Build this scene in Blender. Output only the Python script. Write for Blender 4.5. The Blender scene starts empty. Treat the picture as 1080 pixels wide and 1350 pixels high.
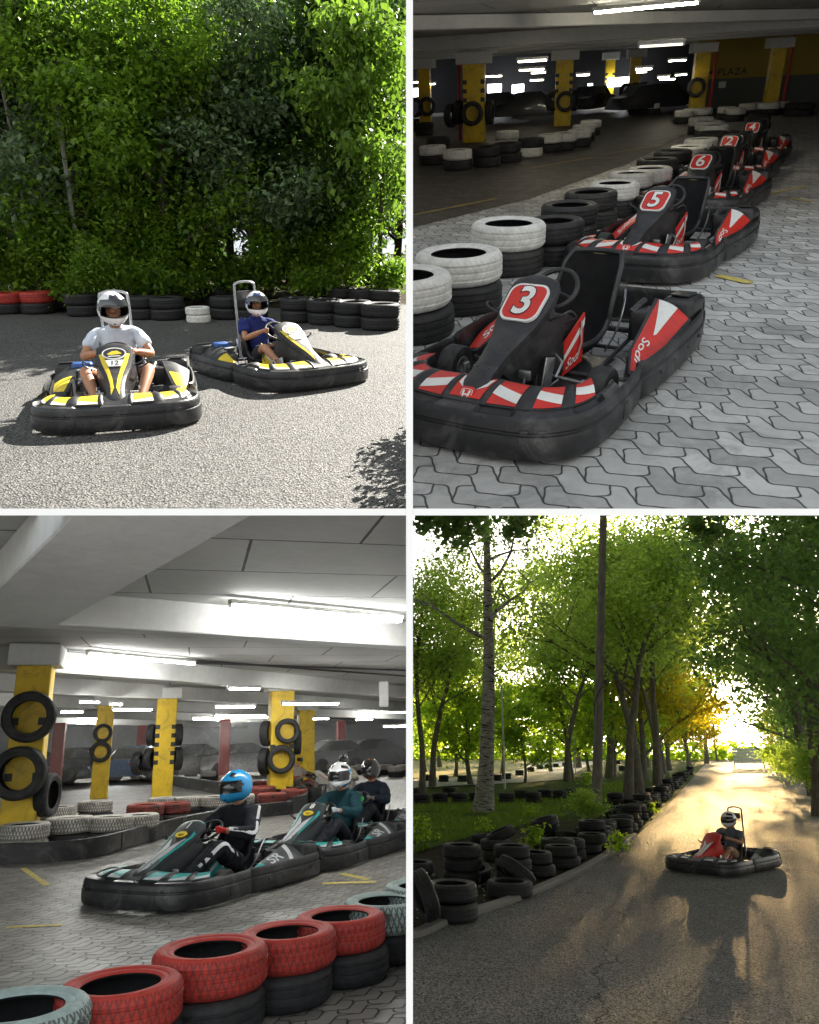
import bpy, bmesh, math, random
from mathutils import Vector, Matrix, noise
R = math.radians
V = Vector
random.seed(7)
scene = bpy.context.scene
ROOT = scene.collection
ONLY = ['TL', 'TR', 'BL', 'BR']

# ------------------------------------------------------------------ the four places round one viewpoint
F = 1000.0                      # focal length in pixels of the 1080 x 1350 photograph
CX, CY = 540.0, 675.0
def ray(px, py): return V(((px - CX) / F, (CY - py) / F, -1.0))
def place_frame(cx, ya, xa, yb, xb, h):
    """ground frame of a place: x right, y away, z up, origin on its ground under the viewpoint"""
    u = ray(xb, yb).cross(ray(xa, ya)).normalized()
    if u.y < 0: u = -u
    d = ray(cx, CY); d = (d - d.dot(u) * u).normalized()
    r = d.cross(u)
    m = Matrix((r, d, u)).transposed().to_4x4()
    m.translation = -h * u
    return m
FRAMES = {
    'TL': place_frame(272, 308, 8, 308, 535, 1.70),
    'TR': place_frame(808, 100, 545, 70, 1070, 1.75),
    'BL': place_frame(272, 991, 8, 975, 535, 1.38),
    'BR': place_frame(808, 985, 545, 985, 1070, 2.2),
}
WORLD = FRAMES['BR'].inverted()
PLACE = {k: WORLD @ m for k, m in FRAMES.items()}
EYE = {k: m.inverted() @ V((0, 0, 0)) for k, m in FRAMES.items()}
COLL = {}
for k in PLACE:
    COLL[k] = bpy.data.collections.new({'TL': 'sunny_track', 'TR': 'kart_park', 'BL': 'indoor_race', 'BR': 'evening_track'}[k])
    ROOT.children.link(COLL[k])
CUR = 'TR'
def use(k):
    global CUR
    CUR = k
def at(px, py, z=0.0, k=None):
    """point at height z of the current place that the photo shows at px, py"""
    k = k or CUR
    inv = FRAMES[k].inverted()
    o = EYE[k]; d = (inv.to_3x3() @ ray(px, py))
    t = (z - o.z) / d.z
    return o + d * t
def far(px, py, Y, k=None):
    """point at distance Y of the current place seen at px, py"""
    k = k or CUR
    inv = FRAMES[k].inverted()
    o = EYE[k]; d = (inv.to_3x3() @ ray(px, py))
    return o + d * ((Y - o.y) / d.y)

# ------------------------------------------------------------------ object helpers
LEAD = {}
def link(o):
    COLL[CUR].objects.link(o)
    return o
def tag(o, label=None, cat=None, group=None, kind=None):
    if label: o['label'] = label
    if cat: o['category'] = cat
    if group: o['group'] = group
    if kind: o['kind'] = kind
    return o
def put(o, p, rz=0.0, s=1.0, tilt=None):
    m = Matrix.Translation(V(p)) @ Matrix.Rotation(rz, 4, 'Z')
    if tilt is not None: m = m @ tilt
    o.matrix_world = PLACE[CUR] @ m @ (Matrix.Diagonal((*s, 1)) if isinstance(s, tuple) else Matrix.Scale(s, 4))
    return o
def empty(name, label, cat, group=None):
    o = bpy.data.objects.new(name, None); o.empty_display_size = .1
    link(o)
    return tag(o, label, cat, group)
def copy_tree(o, parent=None):
    c = o.copy(); link(c)
    for q in [k for k in c.keys() if k in ('label', 'group')]: 
        if parent is None: del c[q]
    if parent is not None:
        c.parent = parent
        c.matrix_parent_inverse = Matrix.Identity(4)
    for ch in o.children: copy_tree(ch, c)
    return c
def tree_of(o):
    out = [o]
    for c in o.children: out += tree_of(c)
    return out
def clip(o, axis, side):
    """end a thing at the partition wall: axis 0 the upright wall, 1 the level one; side +1 keeps x (y) above 0"""
    bpy.context.view_layer.update()
    for q in tree_of(o):
        if q.type != 'MESH': continue
        m = WORLD.inverted() @ q.matrix_world        # to eye coordinates
        n = V((0, 0, 0)); n[axis] = side
        vs = [(m @ v.co)[axis] * side for v in q.data.vertices]
        if not vs or min(vs) >= 0.004: continue
        inv = m.inverted()
        co = inv @ V((0.004 * side if axis == 0 else 0, 0.004 * side if axis == 1 else 0, 0))
        no = (m.to_3x3().transposed() @ n).normalized()
        me = q.data.copy()
        b = bmesh.new(); b.from_mesh(me)
        g = bmesh.ops.bisect_plane(b, geom=b.verts[:] + b.edges[:] + b.faces[:], plane_co=co, plane_no=no, clear_inner=True, dist=1e-5)
        b.to_mesh(me); b.free(); q.data = me
        if len(me.polygons) == 0: bpy.data.objects.remove(q)

class MB:
    def __init__(s): s.v = []; s.f = []; s.m = []
    def add(s, vs, fs, mi=0, M=None):
        o = len(s.v)
        s.v += [(M @ V(p)) if M is not None else V(p) for p in vs]
        for f in fs: s.f.append([i + o for i in f]); s.m.append(mi)
        return s
    def grid(s, fn, nu, nv, mi=0, cu=False, cv=False, flip=False):
        o = len(s.v); a = nu if cu else nu + 1; b = nv if cv else nv + 1
        for i in range(a):
            for j in range(b): s.v.append(V(fn(i / nu, j / nv)))
        for i in range(nu):
            for j in range(nv):
                i2, j2 = (i + 1) % a, (j + 1) % b
                q = [o + i * b + j, o + i2 * b + j, o + i2 * b + j2, o + i * b + j2]
                if flip: q.reverse()
                s.f.append(q); s.m.append(mi(i / nu, j / nv) if callable(mi) else mi)
        return s
    def tube(s, pts, r, seg=8, mi=0, closed=False, cap=True):
        pts = [V(p) for p in pts]; n = len(pts)
        rs = r if isinstance(r, (list, tuple)) else [r] * n
        o = len(s.v); up = None
        for i, p in enumerate(pts):
            if closed: t = pts[(i + 1) % n] - pts[i - 1]
            else: t = pts[min(i + 1, n - 1)] - pts[max(i - 1, 0)]
            t = t.normalized() if t.length > 1e-9 else V((0, 0, 1))
            if up is None: up = t.orthogonal().normalized()
            up = (up - up.dot(t) * t)
            up = up.normalized() if up.length > 1e-6 else t.orthogonal().normalized()
            w = t.cross(up)
            for k in range(seg):
                a = 2 * math.pi * k / seg
                s.v.append(p + (up * math.cos(a) + w * math.sin(a)) * rs[i])
        for i in range(n if closed else n - 1):
            for k in range(seg):
                i2 = (i + 1) % n
                s.f.append([o + i * seg + k, o + i * seg + (k + 1) % seg, o + i2 * seg + (k + 1) % seg, o + i2 * seg + k]); s.m.append(mi)
        if cap and not closed:
            s.f.append([o + k for k in reversed(range(seg))]); s.m.append(mi)
            s.f.append([o + (n - 1) * seg + k for k in range(seg)]); s.m.append(mi)
        return s
    def box(s, c, size, mi=0, M=None, bev=0.0, seg=2):
        b = bmesh.new(); bmesh.ops.create_cube(b, size=1.0)
        for v in b.verts: v.co = V((v.co.x * size[0], v.co.y * size[1], v.co.z * size[2]))
        if bev: bmesh.ops.bevel(b, geom=b.edges[:], offset=bev, segments=seg, profile=.5, affect='EDGES')
        b.verts.ensure_lookup_table()
        T = Matrix.Translation(V(c)) @ (M if M is not None else Matrix.Identity(4))
        s.add([v.co.copy() for v in b.verts], [[v.index for v in f.verts] for f in b.faces], mi, T)
        b.free(); return s
    def lathe(s, prof, seg=32, mi=0, M=None, closed=False):
        o = len(s.v); n = len(prof)
        M = M or Matrix.Identity(4)
        for k in range(seg):
            a = 2 * math.pi * k / seg
            for (r, z) in prof: s.v.append(M @ V((r * math.cos(a), r * math.sin(a), z)))
        for k in range(seg):
            for i in range(n if closed else n - 1):
                i2 = (i + 1) % n; k2 = (k + 1) % seg
                s.f.append([o + k * n + i, o + k2 * n + i, o + k2 * n + i2, o + k * n + i2])
                s.m.append(mi(i) if callable(mi) else mi)
        return s
    def prism(s, poly, z0, z1, mi=0, M=None, bev=0.0):
        b = bmesh.new()
        vs = [b.verts.new((x, y, z0)) for x, y in poly]
        f = b.faces.new(vs)
        g = bmesh.ops.extrude_face_region(b, geom=[f])
        for v in g['geom']:
            if isinstance(v, bmesh.types.BMVert): v.co.z = z1
        bmesh.ops.recalc_face_normals(b, faces=b.faces)
        if bev: bmesh.ops.bevel(b, geom=b.edges[:], offset=bev, segments=2, profile=.5, affect='EDGES')
        s.add([v.co.copy() for v in b.verts], [], mi, M); o = len(s.v) - len(b.verts)
        b.verts.index_update()
        for f in b.faces: s.f.append([v.index + o for v in f.verts]); s.m.append(mi)
        b.free(); return s
    def loft(s, rings, mi=0, cap=True):
        o = len(s.v); n = len(rings[0])
        for r in rings: s.v += [V(p) for p in r]
        for i in range(len(rings) - 1):
            for k in range(n):
                s.f.append([o + i * n + k, o + i * n + (k + 1) % n, o + (i + 1) * n + (k + 1) % n, o + (i + 1) * n + k]); s.m.append(mi)
        if cap:
            s.f.append([o + k for k in reversed(range(n))]); s.m.append(mi)
            s.f.append([o + (len(rings) - 1) * n + k for k in range(n)]); s.m.append(mi)
        return s
    def up(s):
        """turn every face to look at the sky"""
        for f in s.f:
            a, b, c = s.v[f[0]], s.v[f[1]], s.v[f[2]]
            if (b - a).cross(c - a).z < 0: f.reverse()
        return s
    def mesh(s, name, mats, smooth=35, recalc=True):
        me = bpy.data.meshes.new(name)
        me.from_pydata([tuple(v) for v in s.v], [], s.f)
        for m in (mats if isinstance(mats, (list, tuple)) else [mats]): me.materials.append(m)
        me.polygons.foreach_set('material_index', s.m)
        if recalc:
            b = bmesh.new(); b.from_mesh(me); bmesh.ops.recalc_face_normals(b, faces=b.faces); b.to_mesh(me); b.free()
        if smooth:
            me.shade_smooth()
            me.set_sharp_from_angle(angle=R(smooth))
        return me
    def build(s, name, mats, parent=None, smooth=35, recalc=True):
        o = bpy.data.objects.new(name, s.mesh(name, mats, smooth, recalc))
        link(o)
        if parent is not None: o.parent = parent
        return o

def cr(pts, n, closed=False):
    """Catmull-Rom through points, n samples a span"""
    P = [V(p) for p in pts]; out = []; L = len(P)
    for i in range(L if closed else L - 1):
        if closed: a, b, c, d = P[i - 1], P[i], P[(i + 1) % L], P[(i + 2) % L]
        else: a, b, c, d = P[max(i - 1, 0)], P[i], P[i + 1], P[min(i + 2, L - 1)]
        for k in range(n):
            t = k / n
            out.append(.5 * ((2 * b) + (c - a) * t + (2 * a - 5 * b + 4 * c - d) * t * t + (3 * b - a - 3 * c + d) * t ** 3))
    if not closed: out.append(P[-1])
    return out
def lerp(a, b, t): return a + (b - a) * t
def lut(tab, t):
    if t <= tab[0][0]: return tab[0][1]
    for (a, x), (b, y) in zip(tab, tab[1:]):
        if t <= b: return lerp(x, y, (t - a) / (b - a))
    return tab[-1][1]

_txt = {}
def text_geo(body, size=1.0, offset=0.0, shear=0.0, space=1.0):
    key = (body, offset, shear, space)
    if key not in _txt:
        c = bpy.data.curves.new('lettering', 'FONT'); c.body = body; c.size = 1.0; c.align_x = 'CENTER'; c.align_y = 'CENTER'
        c.offset = offset; c.shear = shear; c.space_character = space; c.resolution_u = 4
        o = bpy.data.objects.new('lettering', c); ROOT.objects.link(o)
        dg = bpy.context.evaluated_depsgraph_get(); dg.update()
        ev = o.evaluated_get(dg); me = ev.to_mesh()
        _txt[key] = ([v.co.copy() for v in me.vertices], [list(p.vertices) for p in me.polygons])
        ev.to_mesh_clear(); bpy.data.objects.remove(o); bpy.data.curves.remove(c)
    vs, fs = _txt[key]
    return [(v.x * size, v.y * size) for v in vs], fs
def add_text(mb, body, size, fn, mi, offset=0.0, shear=0.0, rot=0.0, space=1.0):
    """letters laid on a surface; fn(x, y) gives the point"""
    vs, fs = text_geo(body, size, offset, shear, space)
    c, s_ = math.cos(rot), math.sin(rot)
    mb.add([fn(x * c - y * s_, x * s_ + y * c) for x, y in vs], fs, mi)

# ------------------------------------------------------------------ materials
MATS = {}
class NT:
    def __init__(s, name):
        s.m = bpy.data.materials.new(name); s.m.use_nodes = True
        s.t = s.m.node_tree; s.t.nodes.clear()
        s.out = s.n('ShaderNodeOutputMaterial')
    def n(s, ty, **kw):
        nd = s.t.nodes.new(ty)
        for k, v in kw.items():
            if k.startswith('i_'):
                key = k[2:].replace('_', ' ')
                nd.inputs[int(key) if key.isdigit() else key].default_value = v
            else: setattr(nd, k, v)
        return nd
    def l(s, a, b): s.t.links.new(a, b); return b
    def math(s, op, a, b=None, c=None):
        nd = s.n('ShaderNodeMath', operation=op)
        for i, x in enumerate((a, b, c)):
            if x is None: continue
            if isinstance(x, (int, float)): nd.inputs[i].default_value = x
            else: s.l(x, nd.inputs[i])
        return nd.outputs[0]
    def mix(s, fac, a, b):
        nd = s.n('ShaderNodeMix', data_type='RGBA')
        for i, x in ((0, fac), (6, a), (7, b)):
            if hasattr(x, 'links'): s.l(x, nd.inputs[i])
            else: nd.inputs[i].default_value = x if i == 0 else (*x, 1.0) if len(x) == 3 else x
        return nd.outputs[2]
    def ramp(s, fac, stops):
        nd = s.n('ShaderNodeValToRGB'); s.l(fac, nd.inputs[0])
        e = nd.color_ramp.elements
        while len(e) < len(stops): e.new(.5)
        for q, (p, c) in zip(e, stops): q.position = p; q.color = (*c, 1) if len(c) == 3 else c
        return nd.outputs[0]
    def noise(s, vec, scale, detail=3, rough=.5, out=0, dist=0.0):
        nd = s.n('ShaderNodeTexNoise'); nd.inputs['Scale'].default_value = scale
        nd.inputs['Detail'].default_value = detail; nd.inputs['Roughness'].default_value = rough; nd.inputs['Distortion'].default_value = dist
        if vec is not None: s.l(vec, nd.inputs['Vector'])
        return nd.outputs[out]
    def bump(s, h, strength=.3, dist=.01, normal=None):
        nd = s.n('ShaderNodeBump'); nd.inputs['Strength'].default_value = strength; nd.inputs['Distance'].default_value = dist
        s.l(h, nd.inputs['Height'])
        if normal is not None: s.l(normal, nd.inputs['Normal'])
        return nd.outputs[0]
    def bsdf(s, color, rough=.5, metal=0.0, normal=None, spec=.5, coat=0.0, trans=0.0):
        nd = s.n('ShaderNodeBsdfPrincipled')
        for key, x in (('Base Color', color), ('Roughness', rough), ('Metallic', metal), ('Specular IOR Level', spec), ('Coat Weight', coat), ('Transmission Weight', trans)):
            if hasattr(x, 'links'): s.l(x, nd.inputs[key])
            elif key == 'Base Color': nd.inputs[key].default_value = (*x, 1)
            else: nd.inputs[key].default_value = x
        if normal is not None: s.l(normal, nd.inputs['Normal'])
        s.l(nd.outputs[0], s.out.inputs[0]); return nd
    def obj(s): return s.n('ShaderNodeTexCoord').outputs['Object']
def mat(name, color, rough=.5, metal=0.0, var=.25, scale=12.0, bump=.1, bscale=60.0, coat=0.0, dirt=None, spec=.5, trans=0.0):
    """a painted, moulded or metal surface with worn patches and a fine grain"""
    if name in MATS: return MATS[name]
    t = NT(name); co = t.obj()
    a = t.noise(co, scale, 5, .6)
    lo = tuple(c * (1 - var) for c in color); hi = tuple(min(1, c * (1 + var)) for c in color)
    col = t.ramp(a, [(.3, lo), (.7, hi)])
    if dirt:
        d = t.ramp(t.noise(co, scale * .45, 6, .7, dist=1.2), [(.5, (0, 0, 0)), (.68, (1, 1, 1))])
        col = t.mix(t.math('MULTIPLY', d, dirt[3]), col, dirt[:3])
    rg = t.math('MULTIPLY_ADD', t.noise(co, scale * 2.3, 4), .3, rough - .15)
    nm = t.bump(t.noise(co, bscale, 4, .6), bump, .004) if bump else None
    t.bsdf(col, rg, metal, nm, spec, coat, trans)
    MATS[name] = t.m
    return t.m
def glow(name, color, strength):
    if name in MATS: return MATS[name]
    t = NT(name); e = t.n('ShaderNodeEmission'); e.inputs[0].default_value = (*color, 1); e.inputs[1].default_value = strength
    t.l(e.outputs[0], t.out.inputs[0]); MATS[name] = t.m
    return t.m
def leaf_mat(name, dark, light, trans=.45, scale=1.2, gloss=.45):
    if name in MATS: return MATS[name]
    t = NT(name); co = t.obj()
    g = t.n('ShaderNodeNewGeometry')
    a = t.math('ADD', t.math('MULTIPLY', t.noise(co, scale, 3), .6), t.math('MULTIPLY', g.outputs['Random Per Island'], .5))
    col = t.ramp(a, [(.25, dark), (.75, light)])
    p = t.bsdf(col, gloss, 0, None, .5)
    tr = t.n('ShaderNodeBsdfTranslucent')
    t.l(t.mix(.5, col, tuple(min(1, c * 1.6) for c in light)), tr.inputs[0])
    mx = t.n('ShaderNodeMixShader'); mx.inputs[0].default_value = trans
    t.l(p.outputs[0], mx.inputs[1]); t.l(tr.outputs[0], mx.inputs[2]); t.l(mx.outputs[0], t.out.inputs[0])
    MATS[name] = t.m
    return t.m

M_BLACK = mat('black_plastic', (.018, .018, .02), .42, bump=.25, bscale=90, dirt=(.11, .105, .1, .35), scale=9)
M_SCUFF = mat('scuffed_bumper_plastic', (.016, .016, .018), .38, bump=.5, bscale=45, dirt=(.16, .155, .15, .4), scale=7)
M_RED = mat('red_sticker', (.62, .028, .018), .38, var=.12, bump=.05, dirt=(.2, .05, .04, .3))
M_WHITE = mat('white_sticker', (.78, .78, .76), .4, var=.06, bump=.05, dirt=(.35, .33, .3, .3))
M_YEL = mat('yellow_sticker', (.75, .55, .03), .4, var=.1, dirt=(.3, .25, .1, .3))
M_TEAL = mat('teal_sticker', (.02, .32, .3), .4, var=.1)
M_INK = mat('black_ink', (.01, .01, .011), .45, bump=.05)
M_STEEL = mat('bare_steel', (.45, .45, .46), .35, 1.0, var=.2, bump=.15)
M_DSTEEL = mat('dark_steel', (.08, .08, .085), .42, .7, bump=.2)
M_RUB = mat('kart_slick_rubber', (.022, .022, .023), .68, var=.35, bump=.4, bscale=120, dirt=(.09, .085, .08, .5))
M_SEAT = mat('black_seat_fabric', (.012, .012, .013), .9, bump=.5, bscale=300, spec=.2)
M_ALU = mat('cast_aluminium', (.5, .5, .5), .45, 1.0, var=.25, bump=.5)
M_GREY = mat('dark_grey_sticker', (.045, .05, .055), .38, var=.15)
M_SILV = mat('silver_sticker', (.5, .52, .53), .35, var=.1)
M_GOLD = mat('gold_print', (.35, .28, .12), .5)

# ------------------------------------------------------------------ karts (y forward, x to the kart's right)
def patch(mb, S, c, mi, off=.002, nu=8, nv=4):
    """sticker: quad c (four uv corners) laid over surface S(u, v)"""
    a, b, d, e = c
    def q(u, v): return (lerp(lerp(a[0], b[0], u), lerp(e[0], d[0], u), v), lerp(lerp(a[1], b[1], u), lerp(e[1], d[1], u), v))
    def fn(u, v):
        x, y = q(u, v); p = V(S(x, y)); h = .01
        n = (V(S(x + h, y)) - V(S(x - h, y))).cross(V(S(x, y + h)) - V(S(x, y - h)))
        n = n.normalized() if n.length > 1e-12 else V((0, 0, 1))
        if n.z < 0: n = -n
        return p + n * off
    mb.grid(fn, nu, nv, mi)
def round_rect(w, h, r, n=5):
    out = []
    for (cx, cy, a0) in ((w / 2 - r, h / 2 - r, 0), (-w / 2 + r, h / 2 - r, 90), (-w / 2 + r, -h / 2 + r, 180), (w / 2 - r, -h / 2 + r, 270)):
        for k in range(n + 1):
            a = R(a0 + 90 * k / n); out.append((cx + r * math.cos(a), cy + r * math.sin(a)))
    return out
FRONT = [(-.70, .27), (-.74, .5), (-.755, .82), (-.71, 1.10), (-.52, 1.27), (-.22, 1.325), (0, 1.33), (.22, 1.325), (.52, 1.27), (.71, 1.10), (.755, .82), (.74, .5), (.70, .27)]
FP = cr([(x, y, 0) for x, y in FRONT], 6)
def fpath(t):
    t = max(0, min(1, t)) * (len(FP) - 1); i = min(int(t), len(FP) - 2)
    return FP[i].lerp(FP[i + 1], t - i)
def fnorm(t):
    d = fpath(t + .01) - fpath(t - .01); d.normalize(); return V((-d.y, d.x, 0)) * (1 if True else 1)
def sweep_band(mb, pts, prof, closed=False):
    P = [V(p) for p in pts]; n = len(P); rings = []
    for i, p in enumerate(P):
        t = (P[(i + 1) % n] - P[i - 1]) if closed else (P[min(i + 1, n - 1)] - P[max(i - 1, 0)])
        t.normalize(); nn = V((-t.y, t.x, 0))
        if nn.dot(V((p.x, p.y - 0, 0))) < 0: nn = -nn
        rings.append([p + nn * o + V((0, 0, z)) for o, z in prof])
    mb.loft(rings, 0, cap=not closed)
BAND = [(a, .03 + (b - .04) * 1.25) for a, b in [(.0, .045), (.024, .04), (.033, .052), (.036, .09), (.036, .135), (.032, .146), (.020, .150), (.019, .158), (.024, .165), (.020, .195), (.012, .212), (0, .22), (-.008, .21), (-.014, .19), (-.014, .06)]]
def nose_line():
    pts = [(1.225, .16), (1.215, .215), (1.15, .28), (1.04, .335), (.91, .39), (.78, .44), (.67, .495), (.57, .555), (.485, .612), (.42, .655), (.375, .68), (.35, .685)]
    return pts
NL = cr([(0, y, z) for y, z in nose_line()], 4)
NHW = [(0, .075), (.09, .088), (.18, .088), (.27, .080), (.36, .084), (.45, .105), (.55, .145), (.65, .168), (.75, .172), (.84, .165), (.92, .14), (.97, .10), (1, .06)]
def nose_top(s, x):
    """s along the nose from tip 0 to top 1, x across -1..1"""
    t = max(0, min(.9999, s)) * (len(NL) - 1); i = int(t)
    c = NL[i].lerp(NL[i + 1], t - i); d = (NL[min(i + 2, len(NL) - 1)] - NL[max(i - 1, 0)]).normalized()
    n = V((0, d.z, -d.y)); n = -n if n.z < 0 else n
    n = V((0, -d.z, d.y)) if n.dot(V((0, 1, 1))) < 0 else n
    hw = lut(NHW, s)
    return c + V((x * hw, 0, 0)) + n * (.022 * (1 - abs(x) ** 2.4))
def make_kart(style, label, group):
    """one rental kart with its parts; style picks the stickers"""
    A, B2 = style['accent'], style.get('second', M_WHITE)
    k = empty(style.get('name', 'racing_kart'), label, 'kart', group)
    # wrap-round bumpers
    mb = MB(); sweep_band(mb, FP, BAND)
    def shelf(a, b):          # moulded ledge between the band and the painted panel
        p = fpath(.5 + (a * 2 - 1) * .36); n = V((p.x, p.y - .1, 0)).normalized()
        return p - n * (.105 * b) + V((0, 0, .254 + .006 * math.sin(b * 3.14) - .03 * math.sin(b * 3.14) * (abs(math.sin(a * 3.14 * 4)) > .8)))
    mb.grid(shelf, 72, 5, 0)
    for sx in (-1, 1):        # recessed grip slots either side of the nose
        for q in (.30, .36):
            p = fpath(.5 + sx * q * .5); mb.box((p.x, p.y + .03, .19), (.05, .015, .02), 0, Matrix.Rotation(-sx * .35, 4, 'Z'), .004)
    for tt in (.12, .2, .33, .42, .58, .67, .8, .88):     # bolt heads
        p = fpath(tt); n = V((p.x, p.y, 0)).normalized()
        mb.lathe([(0, .006), (.009, .005), (.011, 0), (.011, -.01)], 10, 0, Matrix.Translation(p + n * .034 + V((0, 0, .135))) @ n.to_track_quat('Z', 'Y').to_matrix().to_4x4())
    mb.build('front_bumper', [M_SCUFF], k, 30)
    for sx in (-1, 1):
        for tt in (.5 + sx * .13, .5 + sx * .37):
            mb = MB(); p = fpath(tt); d_ = (fpath(tt + .01) - fpath(tt - .01)).normalized(); mb.box(p + V((0, 0, .115)) + V((d_.y, -d_.x, 0)) * -.034, (.075, .012, .085), 0, Matrix.Rotation(math.atan2(d_.y, d_.x), 4, 'Z'), .004)
            mb.build('joint_plate', [M_BLACK], k, 30)
    mb = MB()
    for (o1, o2, z) in ((-.05, -.05, .10), (-.05, -.05, .19)):
        mb.tube([fpath(t) + V((0, -.05, z)) for t in [i / 20 for i in range(3, 18)]], .011, 6)
    mb.build('bumper_bar', [M_DSTEEL], k)
    for sx in (-1, 1):
        pts = cr([(sx * .70, .33, 0), (sx * .735, .26, 0), (sx * .755, 0, 0), (sx * .76, -.4, 0), (sx * .745, -.75, 0), (sx * .70, -.92, 0)], 5)
        mb = MB(); sweep_band(mb, pts, [(o, z * 1.02 + .0) for o, z in BAND])
        for yy in (.1, -.15, -.4, -.65):
            mb.lathe([(0, .006), (.009, .005), (.011, 0), (.011, -.01)], 10, 0, Matrix.Translation((sx * .797, yy, .135)) @ V((sx, 0, 0)).to_track_quat('Z', 'Y').to_matrix().to_4x4())
        mb.build('side_bumper', [M_SCUFF], k, 30)
    mb = MB()
    pts = cr([(-.70, -.93, 0), (-.66, -1.03, 0), (-.5, -1.07, 0), (0, -1.075, 0), (.5, -1.07, 0), (.66, -1.03, 0), (.70, -.93, 0)], 5)
    sweep_band(mb, pts, [(o, z * 1.15 + .01) for o, z in BAND])
    mb.build('rear_bumper', [M_SCUFF], k, 30)
    # painted front panel lying on the bumper
    def S(u, v):
        tt = .5 + u * .295
        p = fpath(tt); n = V((p.x, p.y - .1, 0)).normalized()
        w = .24 - .05 * abs(u) ** 2
        sag = .035 * math.sin(min(1, max(0, v)) * math.pi)
        return p - n * (.095 + w * v) + V((0, 0, .258 + .06 * v * (1 - .6 * abs(u)) + sag * .5))
    mb = MB()
    mb.grid(lambda a, b: S(a * 2 - 1, b), 60, 8, 0)
    mb.grid(lambda a, b: S(a * 2 - 1, b) - V((0, 0, .02 + .02 * b)), 60, 8, 0)
    mb.grid(lambda a, b: S(a * 2 - 1, 1) - V((0, 0, .04 * b)), 60, 1, 0)
    mb.grid(lambda a, b: S(a * 2 - 1, 0) - V((0, 0, .02 * b)), 60, 1, 0)
    for sg in (-1, 1):
        mb.grid(lambda a, b: S(sg, a) - V((0, 0, (.02 + .02 * a) * b)), 4, 1, 0)
        # raised black ribs between the stickers
        for (u0, u1) in ((.16, .22), (.42, .52), (.70, .80)):
            mb.grid(lambda a, b: V(S(sg * (lerp(u0, u1, a) + .05 * b), b)) + V((0, 0, .016 * math.sin(a * math.pi) * math.sin(b * math.pi) ** .3 + .001)), 6, 8, 0)
    mb.build('front_panel', [M_BLACK], k, 50)
    for sg in (-1, 1):
        st = MB()
        for (u0, u1) in ((.225, .42), (.52, .70), (.80, .985)):
            w0, w1 = (.30, .62)
            f = lambda u, v: (sg * (u + .05 * v), v)
            patch(st, S, (f(u0, .05), f(u1, .05), f(u1, .93), f(u0, .93)), 0, .0025, 10, 6)
            if style['stripe'] == 'white':
                patch(st, S, (f(u0, .34), f(u1, .12), f(u1, .42), f(u0, .68)), 1, .0045, 10, 4)
            else:
                patch(st, S, (f(u0, .06), f(u1, .06), f(u1, .3), f(u0, .16)), 1, .0045, 10, 4)
        if style['stripe'] == 'white':
            patch(st, S, (( sg * .02, .1), (sg * .155, .1), (sg * .2, .9), (sg * .08, .9)), 0, .0025, 6, 6)
            patch(st, S, (( sg * .05, .3), (sg * .16, .5), (sg * .19, .85), (sg * .07, .6)), 1, .0045, 6, 6)
        st.build('front_stickers', [style.get('front', A), B2], k, 60, recalc=False)
    # nose fairing
    mb = MB(); rings = []; NS = 44
    for i in range(NS + 1):
        s = i / NS; t = min(.9999, s) * (len(NL) - 1); j = int(t)
        d = (NL[min(j + 2, len(NL) - 1)] - NL[max(j - 1, 0)]).normalized()
        n = V((0, -d.z, d.y)); n = -n if n.z + n.y < 0 else n
        n = V((0, -d.z, d.y)) if V((0, -d.z, d.y)).dot(V((0, .6, .8))) > 0 else V((0, d.z, -d.y))
        hw = lut(NHW, s); dep = lut([(0, .05), (.3, .07), (.5, .10), (.62, .07), (.8, .045), (1, .03)], s)
        ring = [nose_top(s, x) for x in (-1, -.97, -.9, -.75, -.5, -.25, 0, .25, .5, .75, .9, .97, 1)]
        c = ring[6] - n * .022
        ring += [c + V((hw * 1.03, 0, 0)) - n * dep * .5, c + V((hw * .98, 0, 0)) - n * dep, c + V((hw * .7, 0, 0)) - n * (dep + .004), c + V((-hw * .7, 0, 0)) - n * (dep + .004), c + V((-hw * .98, 0, 0)) - n * dep, c + V((-hw * 1.03, 0, 0)) - n * dep * .5]
        rings.append(ring)
    mb.loft(rings, 0)
    for sx in (-1, 1):       # flanks that run down from the fairing to the floor
        def W(u, v):
            s0 = lerp(.32, .72, u)
            a = nose_top(s0, sx * .97) - V((0, 0, .02)); b = V((sx * lerp(.10, .17, u), lerp(.80, .30, u), lerp(.20, .12, u)))
            return a.lerp(b, v) + V((sx * .03 * math.sin(v * math.pi) * u, 0, 0))
        mb.grid(W, 10, 8, 0)
        mb.grid(lambda u, v: V(W(u, v)) - V((sx * .006, 0, 0)), 10, 8, 0)
    mb.lathe([(0, .004), (.008, .003), (.01, -.004)], 10, 0, Matrix.Translation(nose_top(.3, .5)))
    mb.lathe([(0, .004), (.008, .003), (.01, -.004)], 10, 0, Matrix.Translation(nose_top(.3, -.5)))
    mb.build('nose_fairing', [style.get('nose', M_BLACK)], k, 40)
    # number plate on the fairing: flat plane between two stations
    p0, p1 = nose_top(.56, 0), nose_top(.80, 0)
    up = (p1 - p0).normalized(); nn = V((1, 0, 0)).cross(up); nn = -nn if nn.z < 0 else nn
    ctr = (p0 + p1) / 2 + nn * .004
    PM = Matrix((V((-1, 0, 0)), up, nn)).transposed().to_4x4(); PM.translation = ctr   # read from the front
    def onplate(x, y, z): return PM @ V((x, y, z))
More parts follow.
